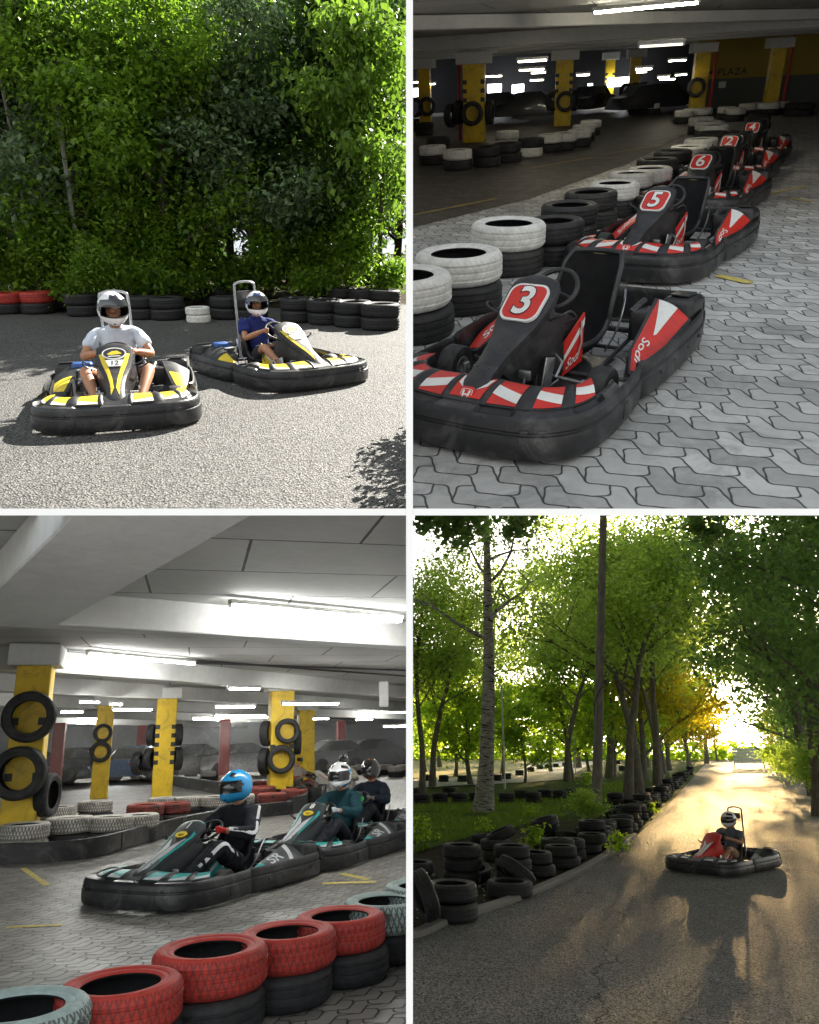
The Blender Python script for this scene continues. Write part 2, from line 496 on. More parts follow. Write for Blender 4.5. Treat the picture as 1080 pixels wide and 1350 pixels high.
    if style['plate'] == 'number':
        mb = MB()
        taper = lambda P: [(x * (1 + .25 * y), y) for x, y in P]
        mb.prism(taper(round_rect(.275, .27, .07)), -.012, .004, 0, PM)
        mb.prism(taper(round_rect(.248, .243, .062)), .004, .0055, 1, PM)
        add_text(mb, style['number'], .285, lambda x, y: onplate(x * .98 - .002, y - .0, .0075), 2, offset=.04)
        add_text(mb, style['number'], .28, lambda x, y: onplate(x * .98, y - .0, .009), 0, offset=.018)
        mb.build('number_plate', [M_WHITE, M_RED, M_INK], k, 20)
        mb = MB()          # engine maker's badge at the nose tip
        q = nose_top(.15, 0); d = (nose_top(.2, 0) - nose_top(.08, 0)).normalized(); n2 = V((1, 0, 0)).cross(d); n2 = -n2 if n2.z < 0 else n2
        BM = Matrix((V((-1, 0, 0)), d, n2)).transposed().to_4x4(); BM.translation = q + n2 * .002
        mb.prism(round_rect(.10, .095, .02), -.008, .003, 0, BM)
        mb.prism(round_rect(.078, .068, .016), .003, .0045, 1, BM)
        mb.prism(round_rect(.070, .060, .013), .0045, .006, 0, BM)
        for sx in (-1, 1): mb.prism([(sx * .028, .024), (sx * .014, .024), (sx * .010, -.024), (sx * .022, -.024)], .006, .0075, 1, BM)
        mb.prism([(-.014, .004), (.014, .004), (.013, -.005), (-.013, -.005)], .006, .0075, 1, BM)
        mb.build('badge', [M_RED, M_WHITE], k, 20)
    elif style['plate'] == 'oval':
        mb = MB()
        el = lambda w, h: [(w * math.cos(a * math.pi / 14), h * math.sin(a * math.pi / 14)) for a in range(28)]
        Q = PM @ Matrix.Translation((0, .05, 0))
        mb.prism(el(.115, .085), -.01, .003, 0, Q); mb.prism(el(.102, .072), .003, .0045, 1, Q)
        mb.prism([(-.07, -.015), (-.02, .03), (.03, .035), (.075, -.01), (.03, -.02), (-.03, -.025)], .0045, .006, 2, Q)
        mb.prism(round_rect(.12, .012, .005), .0045, .006, 0, Q @ Matrix.Translation((0, -.045, 0)))
        mb.build('emblem', [M_WHITE, M_INK, M_YEL], k, 20)
        mb = MB(); Q = PM @ Matrix.Translation((0, -.095, 0))
        mb.prism([(-.085, .045), (.085, .045), (.055, -.045), (-.055, -.045)], -.012, .004, 0, Q)
        add_text(mb, style['number'], .085, lambda x, y: Q @ V((x, y, .006)), 1, offset=.012)
        mb.build('number_plate', [M_WHITE, M_INK], k, 20)
        st = MB()
        for sg in (-1, 1):
            patch(st, nose_top, ((.72, sg * .86), (.72, sg * .62), (.30, sg * .12), (.22, sg * .45)), 0, .003, 14, 4)
        st.build('nose_stickers', [M_YEL], k, 60, recalc=False)
    else:
        st = MB()
        for sg in (-1, 1):
            patch(st, nose_top, ((.12, sg * .75), (.12, sg * .95), (.9, sg * .93), (.9, sg * .72)), 0, .003, 20, 3)
            patch(st, nose_top, ((.05, sg * .1), (.1, sg * .62), (.62, sg * .6), (.5, sg * .05)), 1, .003, 20, 3)
        st.build('nose_stickers', [A, B2], k, 60, recalc=False)
        if style['plate'] == 'dot':
            mb = MB(); Q = PM @ Matrix.Translation((0, -.02, 0))
            mb.prism([(.075 * math.cos(a * .3491), .045 * math.sin(a * .3491)) for a in range(18)], -.004, .004, 0, Q)
            mb.prism(round_rect(.08, .012, .005), .004, .0055, 1, Q)
            mb.prism(round_rect(.05, .008, .004), .004, .0055, 1, Q @ Matrix.Translation((0, -.02, 0)))
            add_text(mb, style['number'], .13, lambda x, y: PM @ V((x, y + .11, .006)), 2, offset=.02)
            mb.build('round_sticker', [M_YEL, M_INK, M_WHITE], k, 20)
    # windscreen hoop on the flank
    mb = MB()
    mb.tube(cr([(.17, .52, .50), (.27, .55, .55), (.30, .50, .56), (.30, .42, .50), (.20, .36, .44)], 4), .007, 6)
    mb.build('nose_bracket', [M_DSTEEL], k); mb = MB()
    mb.tube(cr([(-.17, .52, .50), (-.27, .55, .55), (-.30, .50, .56), (-.30, .42, .50), (-.20, .36, .44)], 4), .007, 6)
    mb.build('nose_bracket', [M_DSTEEL], k)
    # centre tunnel with side stickers
    mb = MB()
    prof = [(.62, .09), (.60, .22), (.50, .38), (.40, .47), (.30, .47), (.18, .44), (.10, .40), (.06, .22), (.06, .09)]
    rings = []
    for x in (-.13, -.12, 0, .12, .13):
        kx = .97 if abs(x) > .125 else 1
        rings.append([(x * (1 + .25 * (.45 - z)), lerp(.35, y, kx), lerp(.25, z, kx)) for y, z in prof])
    mb.loft(rings, 0); mb.build('tunnel', [M_BLACK], k, 30)
    for sg in (-1, 1):
        st = MB()
        def SP(u, v): return (sg * (lerp(.165, .195, u)), lerp(.30, .075, u), lerp(.09 + .03 * u, lerp(.30, .43, u), v))
        st.grid(SP, 6, 6, 0); st.grid(lambda u, v: V(SP(u, v)) - V((sg * .01, 0, 0)), 6, 6, 0)
        st.grid(lambda u, v: V(SP(1, u)) - V((sg * .01 * v, .0, 0)), 6, 1, 0); st.grid(lambda u, v: V(SP(0, u)) - V((sg * .01 * v, .0, 0)), 6, 1, 0)
        st.grid(lambda u, v: V(SP(u, 1)) - V((sg * .01 * v, .0, 0)), 6, 1, 0)
        def off(u, v, o): return V(SP(u, v)) + V((sg * o, 0, 0))
        st.grid(lambda a, b: off(a, lerp(.45, .62, b) + .30 * a, .003), 4, 2, 1)
        if style['plate'] == 'number':
            add_text(st, 'Sodi', .10, lambda x, y: off(.42 - sg * 0 + x * 3.8 * (1), .24 + y * 3.2, .004) if sg < 0 else off(.42 - x * 3.8, .24 + y * 3.2, .004), 1, offset=.012, shear=.5)
        st.build('knee_panel', [A, B2], k, 40)
        mb = MB(); mb.tube([off(.75, .98, .012), off(.78, .5, .016), off(.7, .35, .012)], .008, 6)
        mb.build('cable_guard', [M_ALU], k)
    # side pods
    for sg in (-1, 1):
        def T(u, v):
            y = lerp(.20, -.60, u)
            xi = lut([(0, .60), (.2, .52), (1, .44)], u); xo = lut([(0, .69), (.3, .725), (1, .735)], u)
            zi = lut([(0, .13), (.2, .21), (.6, .29), (1, .37)], u); zo = lut([(0, .12), (.2, .17), (1, .245)], u)
            return V((sg * lerp(xi, xo, v), y, lerp(zi, zo, v) + .03 * math.sin(v * math.pi) * min(1, u * 3)))
        mb = MB()
        rings = []
        for i in range(17):
            u = i / 16
            top = [T(u, v / 6) for v in range(7)]
            rings.append(top + [V((top[-1].x, top[-1].y, .06)), V((top[0].x - sg * .02, top[0].y, .05))])
        mb.loft(rings, 0)
        mb.build('side_pod', [style.get('pod', M_BLACK)], k, 35)
        st = MB()
        if style['stripe'] == 'white':
            patch(st, T, ((.03, .12), (.98, .10), (.98, .93), (.03, .9)), 0, .003, 16, 6)
            patch(st, T, ((.45, .5), (.98, .12), (.98, .62), (.48, .56)), 1, .0045, 12, 4)
            st_fn = lambda x, y: T(.25 - y * 1.25 * 1 + 0, 0) if False else None
            def onpod(x, y):      # reads with its letters standing across the pod
                u, v = .25 + sg * x * 1.35, .40 + y * 3.6
                p = T(u, v)
                return p + V((0, 0, .007))
            if style.get('number'): add_text(st, 'Sodi', .118, onpod, 1, offset=.012, shear=.4)
        elif style['stripe'] == 'teal':
            patch(st, T, ((.03, .1), (.9, .10), (.9, .93), (.03, .9)), 2, .003, 16, 6)
            patch(st, T, ((.03, .1), (.35, .1), (.25, .9), (.03, .9)), 0, .0045, 8, 4)
            patch(st, T, ((.9, .1), (.98, .1), (.8, .9), (.72, .9)), 1, .0045, 8, 4)
            def onpod(x, y):
                u, v = .52 - sg * x * 1.3, .5 - y * 3.6      # read from beside the kart
                return T(u, v) + V((0, 0, .008))
            add_text(st, 'SR', .2, onpod, 1, offset=.02, shear=.25)
        else:
            patch(st, T, ((.05, .2), (.6, .10), (.5, .8), (.05, .8)), 0, .003, 10, 4)
        st.build('pod_stickers', [style.get('podc', A), B2, M_GREY], k, 60, recalc=False)
        # cover over the rear wheel
        mb = MB(); mb.box((sg * .60, -.76, .235), (.25, .30, .25), 0, Matrix.Rotation(.12, 4, 'X'), .05, 4)
        mb.box((sg * .60, -.76, .372), (.15, .2, .012), 0, Matrix.Rotation(.12, 4, 'X'), .005, 2)
        mb.build('wheel_cover', [M_BLACK], k, 40)
    # floor pan, chassis tubes, axles
    mb = MB(); mb.prism([(-.28, 1.08), (.28, 1.08), (.33, .5), (.33, -.2), (-.33, -.2), (-.33, .5)], .055, .06, 0)
    mb.build('floor_pan', [M_DSTEEL], k)
    mb = MB()
    for sx in (-1, 1):
        mb.tube(cr([(sx * .30, 1.12, .08), (sx * .33, .6, .08), (sx * .34, .2, .08), (sx * .30, -.3, .08), (sx * .28, -.95, .10)], 5), .016, 8)
        mb.tube(cr([(sx * .32, .3, .08), (sx * .5, .25, .1), (sx * .62, .15, .1), (sx * .62, -.55, .1), (sx * .3, -.62, .09)], 5), .012, 8)
        mb.tube([(sx * .3, .66, .1), (sx * .36, .62, .12), (sx * .5, .58, .125)], .012, 8)
        mb.tube([(sx * .05, .45, .16), (sx * .44, .52, .14)], .007, 6)
        mb.tube([(sx * .3, -.95, .1), (sx * .3, -1.05, .2)], .014, 6)
        mb.tube([(sx * .22, 1.1, .09), (sx * .22, 1.2, .1)], .012, 6)
    for y in (1.12, .66, .2, -.35, -.95): mb.tube([(-.31, y, .08), (.31, y, .08)], .014, 8)
    mb.tube([(-.62, -.56, .14), (.62, -.56, .14)], .02, 10)
    mb.tube([(0, .5, .2), (0, .24, .5)], .012, 8)
    mb.build('chassis', [M_DSTEEL], k)
    mb = MB()
    for sx in (-1, 1):      # pedals, steering arms, uprights: bright metal bits round the feet
        mb.tube([(sx * .16, .78, .09), (sx * .16, .82, .2), (sx * .16, .80, .27)], .008, 6); mb.box((sx * .16, .80, .27), (.08, .02, .05), 0, None, .005)
        mb.tube([(sx * .2, .75, .12), (sx * .2, .4, .12)], .006, 6)
        mb.box((sx * .44, .56, .13), (.03, .05, .12), 0, None, .006)
        mb.tube([(sx * .05, .48, .17), (sx * .42, .50, .15)], .008, 6)
        mb.box((sx * .2, .58, .2), (.012, .12, .2), 0, Matrix.Rotation(.3, 4, 'X'), .003)
        mb.tube([(sx * .18, .45, .28), (sx * .26, .50, .26), (sx * .27, .60, .2)], .009, 6)
    mb.build('pedals', [M_ALU], k)
    # wheels
    for (sx, y, r, w, x) in ((-1, .53, .136, .135, .555), (1, .53, .136, .135, .555), (-1, -.56, .14, .18, .56), (1, -.56, .14, .18, .56)):
        tp = [(r * .5, -w * .46), (r * .72, -w * .5), (r * .93, -w * .47), (r, -w * .36), (r, w * .36), (r * .93, w * .47), (r * .72, w * .5), (r * .5, w * .46)]
        M = Matrix.Translation((sx * x, y, r + .002)) @ Matrix.Rotation(R(90), 4, 'Y')
        if y > 0: M = Matrix.Translation((sx * x, y, r + .002)) @ Matrix.Rotation(style.get('steer', 0), 4, 'Z') @ Matrix.Rotation(R(90), 4, 'Y')
        mb = MB(); mb.lathe(tp, 32, 0, M)
        wh = mb.build('wheel', [M_RUB], k, 35)
        mb = MB(); mb.lathe([(r * .52, -w * .46), (r * .5, -w * .48), (r * .45, -w * .4), (r * .42, -w * .1), (r * .3, -w * .05), (r * .1, -w * .08), (0, -w * .08)], 28, 0, M)
        mb.lathe([(r * .52, w * .46), (r * .5, w * .48), (r * .45, w * .4), (r * .42, w * .1), (r * .3, w * .05), (r * .1, w * .12), (0, w * .14)], 28, 0, M)
        for b in range(5):
            a = b * 2 * math.pi / 5; mb.lathe([(0, w * .16), (.008, w * .15), (.009, 0)], 8, 0, M @ Matrix.Translation((r * .25 * math.cos(a), r * .25 * math.sin(a), 0)))
        mb.build('rim', [M_ALU], wh, 35)
    # bucket seat
    def seat(u, v):
        c = cr([(0, .08, .14), (0, -.06, .10), (0, -.22, .10), (0, -.34, .17), (0, -.42, .32), (0, -.48, .48), (0, -.52, .60), (0, -.545, .665)], 3)
        t = u * (len(c) - 1); i = min(int(t), len(c) - 2); p = c[i].lerp(c[i + 1], t - i)
        x = v * 2 - 1
        hw = lut([(0, .18), (.3, .225), (.6, .24), (.85, .225), (1, .19)], u)
        wing = lut([(0, .07), (.2, .13), (.4, .22), (.6, .20), (.85, .11), (1, .05)], u)
        e = abs(x) ** 2.6
        up = lut([(0, 1.0), (.35, .75), (.6, .1), (1, 0)], u)
        return p + V((x * hw, wing * e * (1 - up), wing * e * up)) + V((0, 0, -.02 * (1 - e) * 0))
    mb = MB(); mb.grid(seat, 26, 18, 0)
    def seat_b(u, v):
        h = .02; p = seat(u, v); n = (seat(min(1, u + h), v) - seat(max(0, u - h), v)).cross(seat(u, min(1, v + h)) - seat(u, max(0, v - h))).normalized()
        if n.dot(V((0, -.7, -.7))) < 0: n = -n
        return p + n * .022
    mb.grid(seat_b, 26, 18, 0)
    for (a, b) in ((0, 0), (1, 1)): mb.grid(lambda u, v: seat(u, a).lerp(seat_b(u, a), v), 26, 1, 0); mb.grid(lambda u, v: seat(a, u).lerp(seat_b(a, u), v), 18, 1, 0)
    so = mb.build('seat', [M_SEAT], k, 60)
    mb = MB()
    rim = [seat(1 - i / 20, 0) for i in range(21)][::-1] + [seat(1, v / 10) for v in range(1, 10)] + [seat(1 - i / 20, 1) for i in range(21)]
    mb.tube(rim, .019, 8); mb.build('seat_piping', [M_BLACK], so)
    if style.get('number') and style['plate'] == 'number':
        mb = MB(); add_text(mb, 'RACECITY', .026, lambda x, y: seat(.945 + y * 1.2, .5 - x * 2.2) + V((0, .006, .004)), 0, offset=.02)
        mb.build('seat_badge', [M_GOLD], so, 0)
    # steering wheel
    mb = MB()
    ctr = V((0, .17, .575)); SM = Matrix.Translation(ctr) @ Matrix.Rotation(R(-38), 4, 'X') @ Matrix.Rotation(style.get('steer', 0) * 1.5, 4, 'Z')
    ringp = [SM @ V((.165 * math.cos(a), (.14 if math.sin(a) > 0 else .15) * math.sin(a), 0)) for a in [i * 2 * math.pi / 28 for i in range(28)]]
    mb.tube(ringp, .0165, 8, 0, closed=True)
    for a in (20, 160, 270): mb.tube([SM @ V((0, 0, 0)), SM @ V((.16 * math.cos(R(a)), .14 * math.sin(R(a)), 0))], .011, 6)
    mb.lathe([(0, .02), (.035, .018), (.04, 0), (.03, -.04), (0, -.045)], 16, 0, SM)
    mb.build('steering_wheel', [M_BLACK], k, 50)
    mb = MB(); mb.tube([ctr, (0, .34, .36), (0, .52, .18)], .011, 8); mb.build('steering_column', [M_STEEL], k)
    # engine with cooling fins, tank, exhaust and air box behind the driver's shoulder
    mb = MB()
    ex = .40
    mb.box((ex, -.47, .18), (.2, .22, .16), 0, None, .02)
    for q in range(7): mb.box((ex - .02, -.47, .255 + q * .013), (.17, .17, .005), 0, None, .001, 1)
    mb.lathe([(0, .04), (.06, .035), (.07, 0), (.07, -.04), (0, -.04)], 20, 0, Matrix.Translation((ex + .1, -.47, .19)) @ Matrix.Rotation(R(90), 4, 'Y'))
    mb.build('engine', [M_ALU], k, 30)
    mb = MB(); mb.box((ex + .02, -.6, .33), (.22, .17, .12), 0, None, .03, 3); mb.build('fuel_tank', [style.get('tank', M_BLACK)], k, 40)
    mb = MB(); mb.tube(cr([(ex, -.38, .22), (ex + .06, -.30, .2), (ex + .1, -.42, .14), (ex + .05, -.8, .16)], 6), .02, 10); mb.tube([(ex + .05, -.78, .16), (ex - .3, -.9, .17)], .045, 12)
    mb.build('exhaust', [M_STEEL], k, 50)
    mb = MB(); mb.tube(cr([(-.24, -.2, .1), (-.28, -.3, .22), (-.27, -.42, .36), (-.22, -.55, .42)], 4), .009, 6)
    mb.build('seat_stay', [M_STEEL], k); mb = MB()
    mb.tube(cr([(.24, -.2, .1), (.28, -.3, .22), (.27, -.42, .36), (.22, -.55, .42)], 4), .009, 6)
    mb.build('seat_stay', [M_STEEL], k); mb = MB()
    mb.box((-.40, -.5, .22), (.16, .2, .2), 0, None, .03); mb.tube([(-.33, -.42, .3), (-.36, -.6, .34)], .03, 10)
    mb.build('radiator_box', [M_BLACK], k, 40)
    if style.get('hoop'):
        mb = MB()
        mb.tube(cr([(-.15, -.60, .12), (-.15, -.62, .6), (-.15, -.64, 1.06), (-.12, -.645, 1.13), (0, -.65, 1.15), (.12, -.645, 1.13), (.15, -.64, 1.06), (.15, -.62, .6), (.15, -.60, .12)], 6), .016, 8)
        mb.tube([(-.15, -.6, .35), (-.25, -.9, .12)], .012, 6); mb.tube([(.15, -.6, .35), (.25, -.9, .12)], .012, 6)
        rh = mb.build('roll_hoop', [style.get('hoopm', M_DSTEEL)], k, 50)
        mb = MB(); mb.box((0, -.615, .98), (.26, .03, .11), 0, None, .012); mb.build('head_pad', [M_BLACK], rh, 40)
    return k

# ------------------------------------------------------------------ tyres
def tyre_mat(name, paint=None, wear=.35, tread='v', rubber=(.02, .02, .021)):
    if name in MATS: return MATS[name]
    t = NT(name); co = t.obj()
    sp = t.n('ShaderNodeSeparateXYZ'); t.l(co, sp.inputs[0])
    x, y, z = sp.outputs
    ang = t.math('ARCTAN2', y, x)
    r = t.math('SQRT', t.math('ADD', t.math('MULTIPLY', x, x), t.math('MULTIPLY', y, y)))
    on = t.math('GREATER_THAN', r, .292)
    zz = t.math('ABSOLUTE', z) if tread == 'v' else z
    ph = t.math('ADD', t.math('MULTIPLY', ang, 46.0), t.math('MULTIPLY', zz, 95.0 if tread == 'v' else 60.0))
    sipe = t.math('GREATER_THAN', t.math('SINE', ph), .55)
    if tread == 'block': sipe = t.math('MAXIMUM', sipe, t.math('GREATER_THAN', t.math('SINE', t.math('MULTIPLY_ADD', ang, 46.0, t.math('MULTIPLY', zz, -60.0))), .6))
    sipe = t.math('MULTIPLY', sipe, on)
    nz = t.noise(co, 14, 6, .65)
    fine = t.noise(co, 70, 4, .6)
    h = t.math('ADD', t.math('MULTIPLY', sipe, -1.0), t.math('MULTIPLY', fine, .5))
    ringl = t.math('SINE', t.math('MULTIPLY', r, 420.0))
    h = t.math('ADD', h, t.math('MULTIPLY', t.math('MULTIPLY', ringl, t.math('SUBTRACT', 1.0, on)), .12))
    nm = t.bump(h, .55 if not paint or wear > .1 else .22, .006)
    rub = t.ramp(nz, [(.25, tuple(c * .6 for c in rubber)), (.8, tuple(c * 2.4 for c in rubber))])
    dust = t.ramp(t.noise(co, 5, 6, .7), [(.5, (0, 0, 0)), (.8, (.5, .5, .5))])
    rub = t.mix(dust, rub, (.10, .09, .075) if rubber[0] > .015 else (.04, .036, .03))
    if paint:
        pc = t.ramp(nz, [(.2, tuple(c * .62 for c in paint)), (.6, paint), (.9, tuple(min(1, c * 1.15) for c in paint))])
        worn = t.ramp(t.noise(co, 9, 7, .75, dist=.8), [(.5 + (.25 - wear * .5), (0, 0, 0)), (.62 + (.25 - wear * .5), (1, 1, 1))])
        sh = t.math('MULTIPLY', t.math('GREATER_THAN', r, .262), worn)
        hole = t.math('MAXIMUM', t.math('MULTIPLY', sh, min(1, wear * 2.2)), t.math('MULTIPLY', sipe, .75 if wear > .3 else .5 if wear > .1 else .08))
        col = t.mix(hole, pc, rub); rg = .6
    else: col = rub; rg = .62
    t.bsdf(col, rg, 0, nm, .4)
    MATS[name] = t.m
    return t.m
T_BLACK = tyre_mat('worn_tyre_rubber', None, tread='v')
T_OLD = tyre_mat('old_black_tyre', None, rubber=(.012, .012, .013), tread='block')
T_BLOCK = tyre_mat('blocky_tyre_rubber', None, tread='block', rubber=(.017, .018, .02))
T_WHITE = tyre_mat('white_painted_tyre', (.80, .79, .75), .08)
T_WORN = tyre_mat('worn_white_painted_tyre', (.66, .63, .57), .42, 'block')
T_RED = tyre_mat('red_painted_tyre', (.55, .05, .035), .27, 'block')
T_PINK = tyre_mat('faded_red_painted_tyre', (.38, .07, .05), .5, 'block')
T_MINT = tyre_mat('pale_green_painted_tyre', (.42, .53, .50), .45, 'block')
M_HOLE = mat('tyre_lining', (.014, .014, .015), .8, bump=.2)
_tm = {}
def tyre_mesh(m, fat=1.0):
    key = (m.name, fat)
    if key not in _tm:
        w = .1 * fat
        P = [(.196, w * .80), (.205, w * .88), (.225, w * .93), (.232, w * .90), (.245, w * .97), (.268, w * 1.0), (.285, w * .93), (.297, w * .82), (.3055, w * .70)]
        gr = []
        for zc in (.45, .0, -.45):
            gr += [(.310, w * (zc + .10)), (.302, w * (zc + .07)), (.302, w * (zc - .07)), (.310, w * (zc - .10))]
        out = P + gr + [(a, -b) for a, b in reversed(P)]
        inn = [(.200, -w * .70), (.215, -w * .78), (.255, -w * .82), (.285, -w * .6), (.290, 0), (.285, w * .6), (.255, w * .82), (.215, w * .78), (.200, w * .70)]
        prof = out + inn; no = len(out)
        mb = MB(); mb.lathe(prof, 48, lambda i: 0 if i < no - 1 else 1, None, closed=True)
        _tm[key] = mb.mesh('tyre', [m, M_HOLE], 50)
    return _tm[key]
def tyre(p, m, label, group, s=1.0, tilt=None, rz=None, fat=1.0, clips=()):
    o = bpy.data.objects.new('tyre', tyre_mesh(m, fat)); link(o)
    tag(o, label, 'tyre', group)
    put(o, p, random.uniform(0, 6.28) if rz is None else rz, s, tilt)
    for c in clips: clip(o, *c)
    return o
def nth(i):
    if i < 20: return NTH[i]
    t = ['twenty', 'thirty', 'forty', 'fifty', 'sixty', 'seventy', 'eighty', 'ninety'][(i + 1) // 10 - 2]
    return (t[:-1] + 'ieth') if (i + 1) % 10 == 0 else t + '-' + NTH[i % 10]
ORD = ['nearest', 'second nearest', 'third nearest', 'fourth nearest', 'fifth nearest', 'sixth nearest', 'seventh nearest', 'eighth nearest', 'ninth nearest', 'tenth nearest', 'eleventh nearest', 'twelfth nearest', 'thirteenth nearest', 'fourteenth nearest', 'fifteenth nearest', 'sixteenth nearest', 'seventeenth nearest', 'eighteenth nearest', 'nineteenth nearest', 'twentieth nearest']
NTH = ['first', 'second', 'third', 'fourth', 'fifth', 'sixth', 'seventh', 'eighth', 'ninth', 'tenth', 'eleventh', 'twelfth', 'thirteenth', 'fourteenth', 'fifteenth', 'sixteenth', 'seventeenth', 'eighteenth', 'nineteenth', 'twentieth', 'twenty-first', 'twenty-second', 'twenty-third', 'twenty-fourth', 'twenty-fifth', 'twenty-sixth', 'twenty-seventh', 'twenty-eighth', 'twenty-ninth', 'thirtieth']
CNAME = {T_OLD.name: 'black', T_BLACK.name: 'black', T_BLOCK.name: 'black', T_WHITE.name: 'white painted', T_WORN.name: 'worn white painted', T_RED.name: 'red painted', T_PINK.name: 'faded red painted', T_MINT.name: 'pale green painted'}
def stack(p, mats, where, group, s=1.0, jit=.02, clips=(), fat=1.0):
    """a pile of lying tyres, listed from the ground up"""
    for i, m in enumerate(mats):
        pos = 'lone' if len(mats) == 1 else ['bottom', 'top'][i] if len(mats) == 2 else ['bottom', 'middle', 'top'][i]
        q = V((p[0] + random.uniform(-jit, jit), p[1] + random.uniform(-jit, jit), (.1 + .2 * i) * s * fat))
        tyre(q, m, f'{CNAME[m.name]} {pos} tyre of {where}' if pos != 'lone' else f'{CNAME[m.name]} tyre lying as {where}', group, s, Matrix.Rotation(random.uniform(-.02, .02), 4, 'X'), clips=clips, fat=fat)

# ------------------------------------------------------------------ indoor paving, concrete, lamps
def paving_mat(name, size=.22, tone=(.25, .25, .245), joint=(.03, .03, .03), rough=.75, rot=0.0, amp=.16, wet=0.0):
    t = NT(name); co = t.obj()
    mp = t.n('ShaderNodeMapping'); mp.inputs['Rotation'].default_value = (0, 0, rot); t.l(co, mp.inputs[0])
    sp = t.n('ShaderNodeSeparateXYZ'); t.l(mp.outputs[0], sp.inputs[0])
    wob = t.n('ShaderNodeTexNoise'); wob.inputs['Scale'].default_value = 2.0; t.l(co, wob.inputs['Vector'])
    k = 2 * math.pi / size
    def zig(a, ph=0.0):          # rounded zigzag
        return t.math('ADD', t.math('SINE', t.math('MULTIPLY_ADD', a, k, ph)), t.math('MULTIPLY', t.math('SINE', t.math('MULTIPLY_ADD', a, 3 * k, ph * 3)), -.12))
    bx = t.math('ADD', t.math('ADD', sp.outputs[0], t.math('MULTIPLY', zig(sp.outputs[1]), size * amp)), t.math('MULTIPLY', wob.outputs[0], .012))
    by = t.math('ADD', t.math('ADD', sp.outputs[1], t.math('MULTIPLY', zig(sp.outputs[0], .6), size * amp * .8)), t.math('MULTIPLY', wob.outputs[0], .012))
    # cells
    cx, cy = t.math('DIVIDE', bx, size), t.math('DIVIDE', by, size * .5)
    row = t.math('FLOOR', cy)
    cx = t.math('ADD', cx, t.math('MULTIPLY', row, .5))
    fx, fy = t.math('FRACT', cx), t.math('FRACT', cy)
    ex = t.math('MULTIPLY', t.math('MINIMUM', fx, t.math('SUBTRACT', 1.0, fx)), 2.0)
    ey = t.math('MINIMUM', fy, t.math('SUBTRACT', 1.0, fy))
    e = t.math('MULTIPLY', t.math('MINIMUM', ex, ey), size * .5)
    jn = t.math('ADD', e, t.math('MULTIPLY', t.noise(co, 60, 3), .004))
    mr = t.n('ShaderNodeMapRange'); mr.inputs[1].default_value = .004; mr.inputs[2].default_value = .011; t.l(jn, mr.inputs[0])
    cell = t.n('ShaderNodeCombineXYZ'); t.l(t.math('FLOOR', cx), cell.inputs[0]); t.l(row, cell.inputs[1])
    wn = t.n('ShaderNodeTexWhiteNoise', noise_dimensions='2D'); t.l(cell.outputs[0], wn.inputs['Vector'])
    v = t.math('ADD', t.math('MULTIPLY', wn.outputs['Value'], .45), t.math('ADD', t.math('MULTIPLY', t.noise(co, 9, 6, .7), .5), t.math('MULTIPLY', t.noise(co, .8, 5, .6), .5)))
    col = t.ramp(v, [(.35, tuple(c * .62 for c in tone)), (.7, tone), (1.0, tuple(c * 1.35 for c in tone))])
    speck = t.ramp(t.noise(co, 160, 2, .5), [(.55, (0, 0, 0)), (.75, (.3, .3, .3))])
    col = t.mix(speck, col, tuple(c * .5 for c in tone))
    stain = t.ramp(t.noise(co, 1.7, 7, .75, dist=1.5), [(.48, (0, 0, 0)), (.70, (.75, .75, .75))])
    col = t.mix(stain, col, tuple(c * .38 for c in tone))
    col = t.mix(t.math('SUBTRACT', 1.0, mr.outputs[0]), col, joint)
    h = t.math('ADD', mr.outputs[0], t.math('MULTIPLY', t.noise(co, 120, 4, .7), .18))
    nm = t.bump(h, .7, .008)
    rg = t.math('MULTIPLY_ADD', t.noise(co, 3, 4), .3, rough - .15 - wet)
    t.bsdf(col, rg, 0, nm, .45)
    return t.m
def sheet(name, pts, m, z=0.0, kind='structure', clips=(), label=None, div=1):
    mb = MB()
    o = mb.add([(x, y, z) for x, y in pts], [list(range(len(pts)))])
    ob = mb.build(name, [m], None, 0, recalc=False)
    put(ob, (0, 0, 0)); tag(ob, label, None, None, kind)
    for c in clips: clip(ob, *c)
    return ob
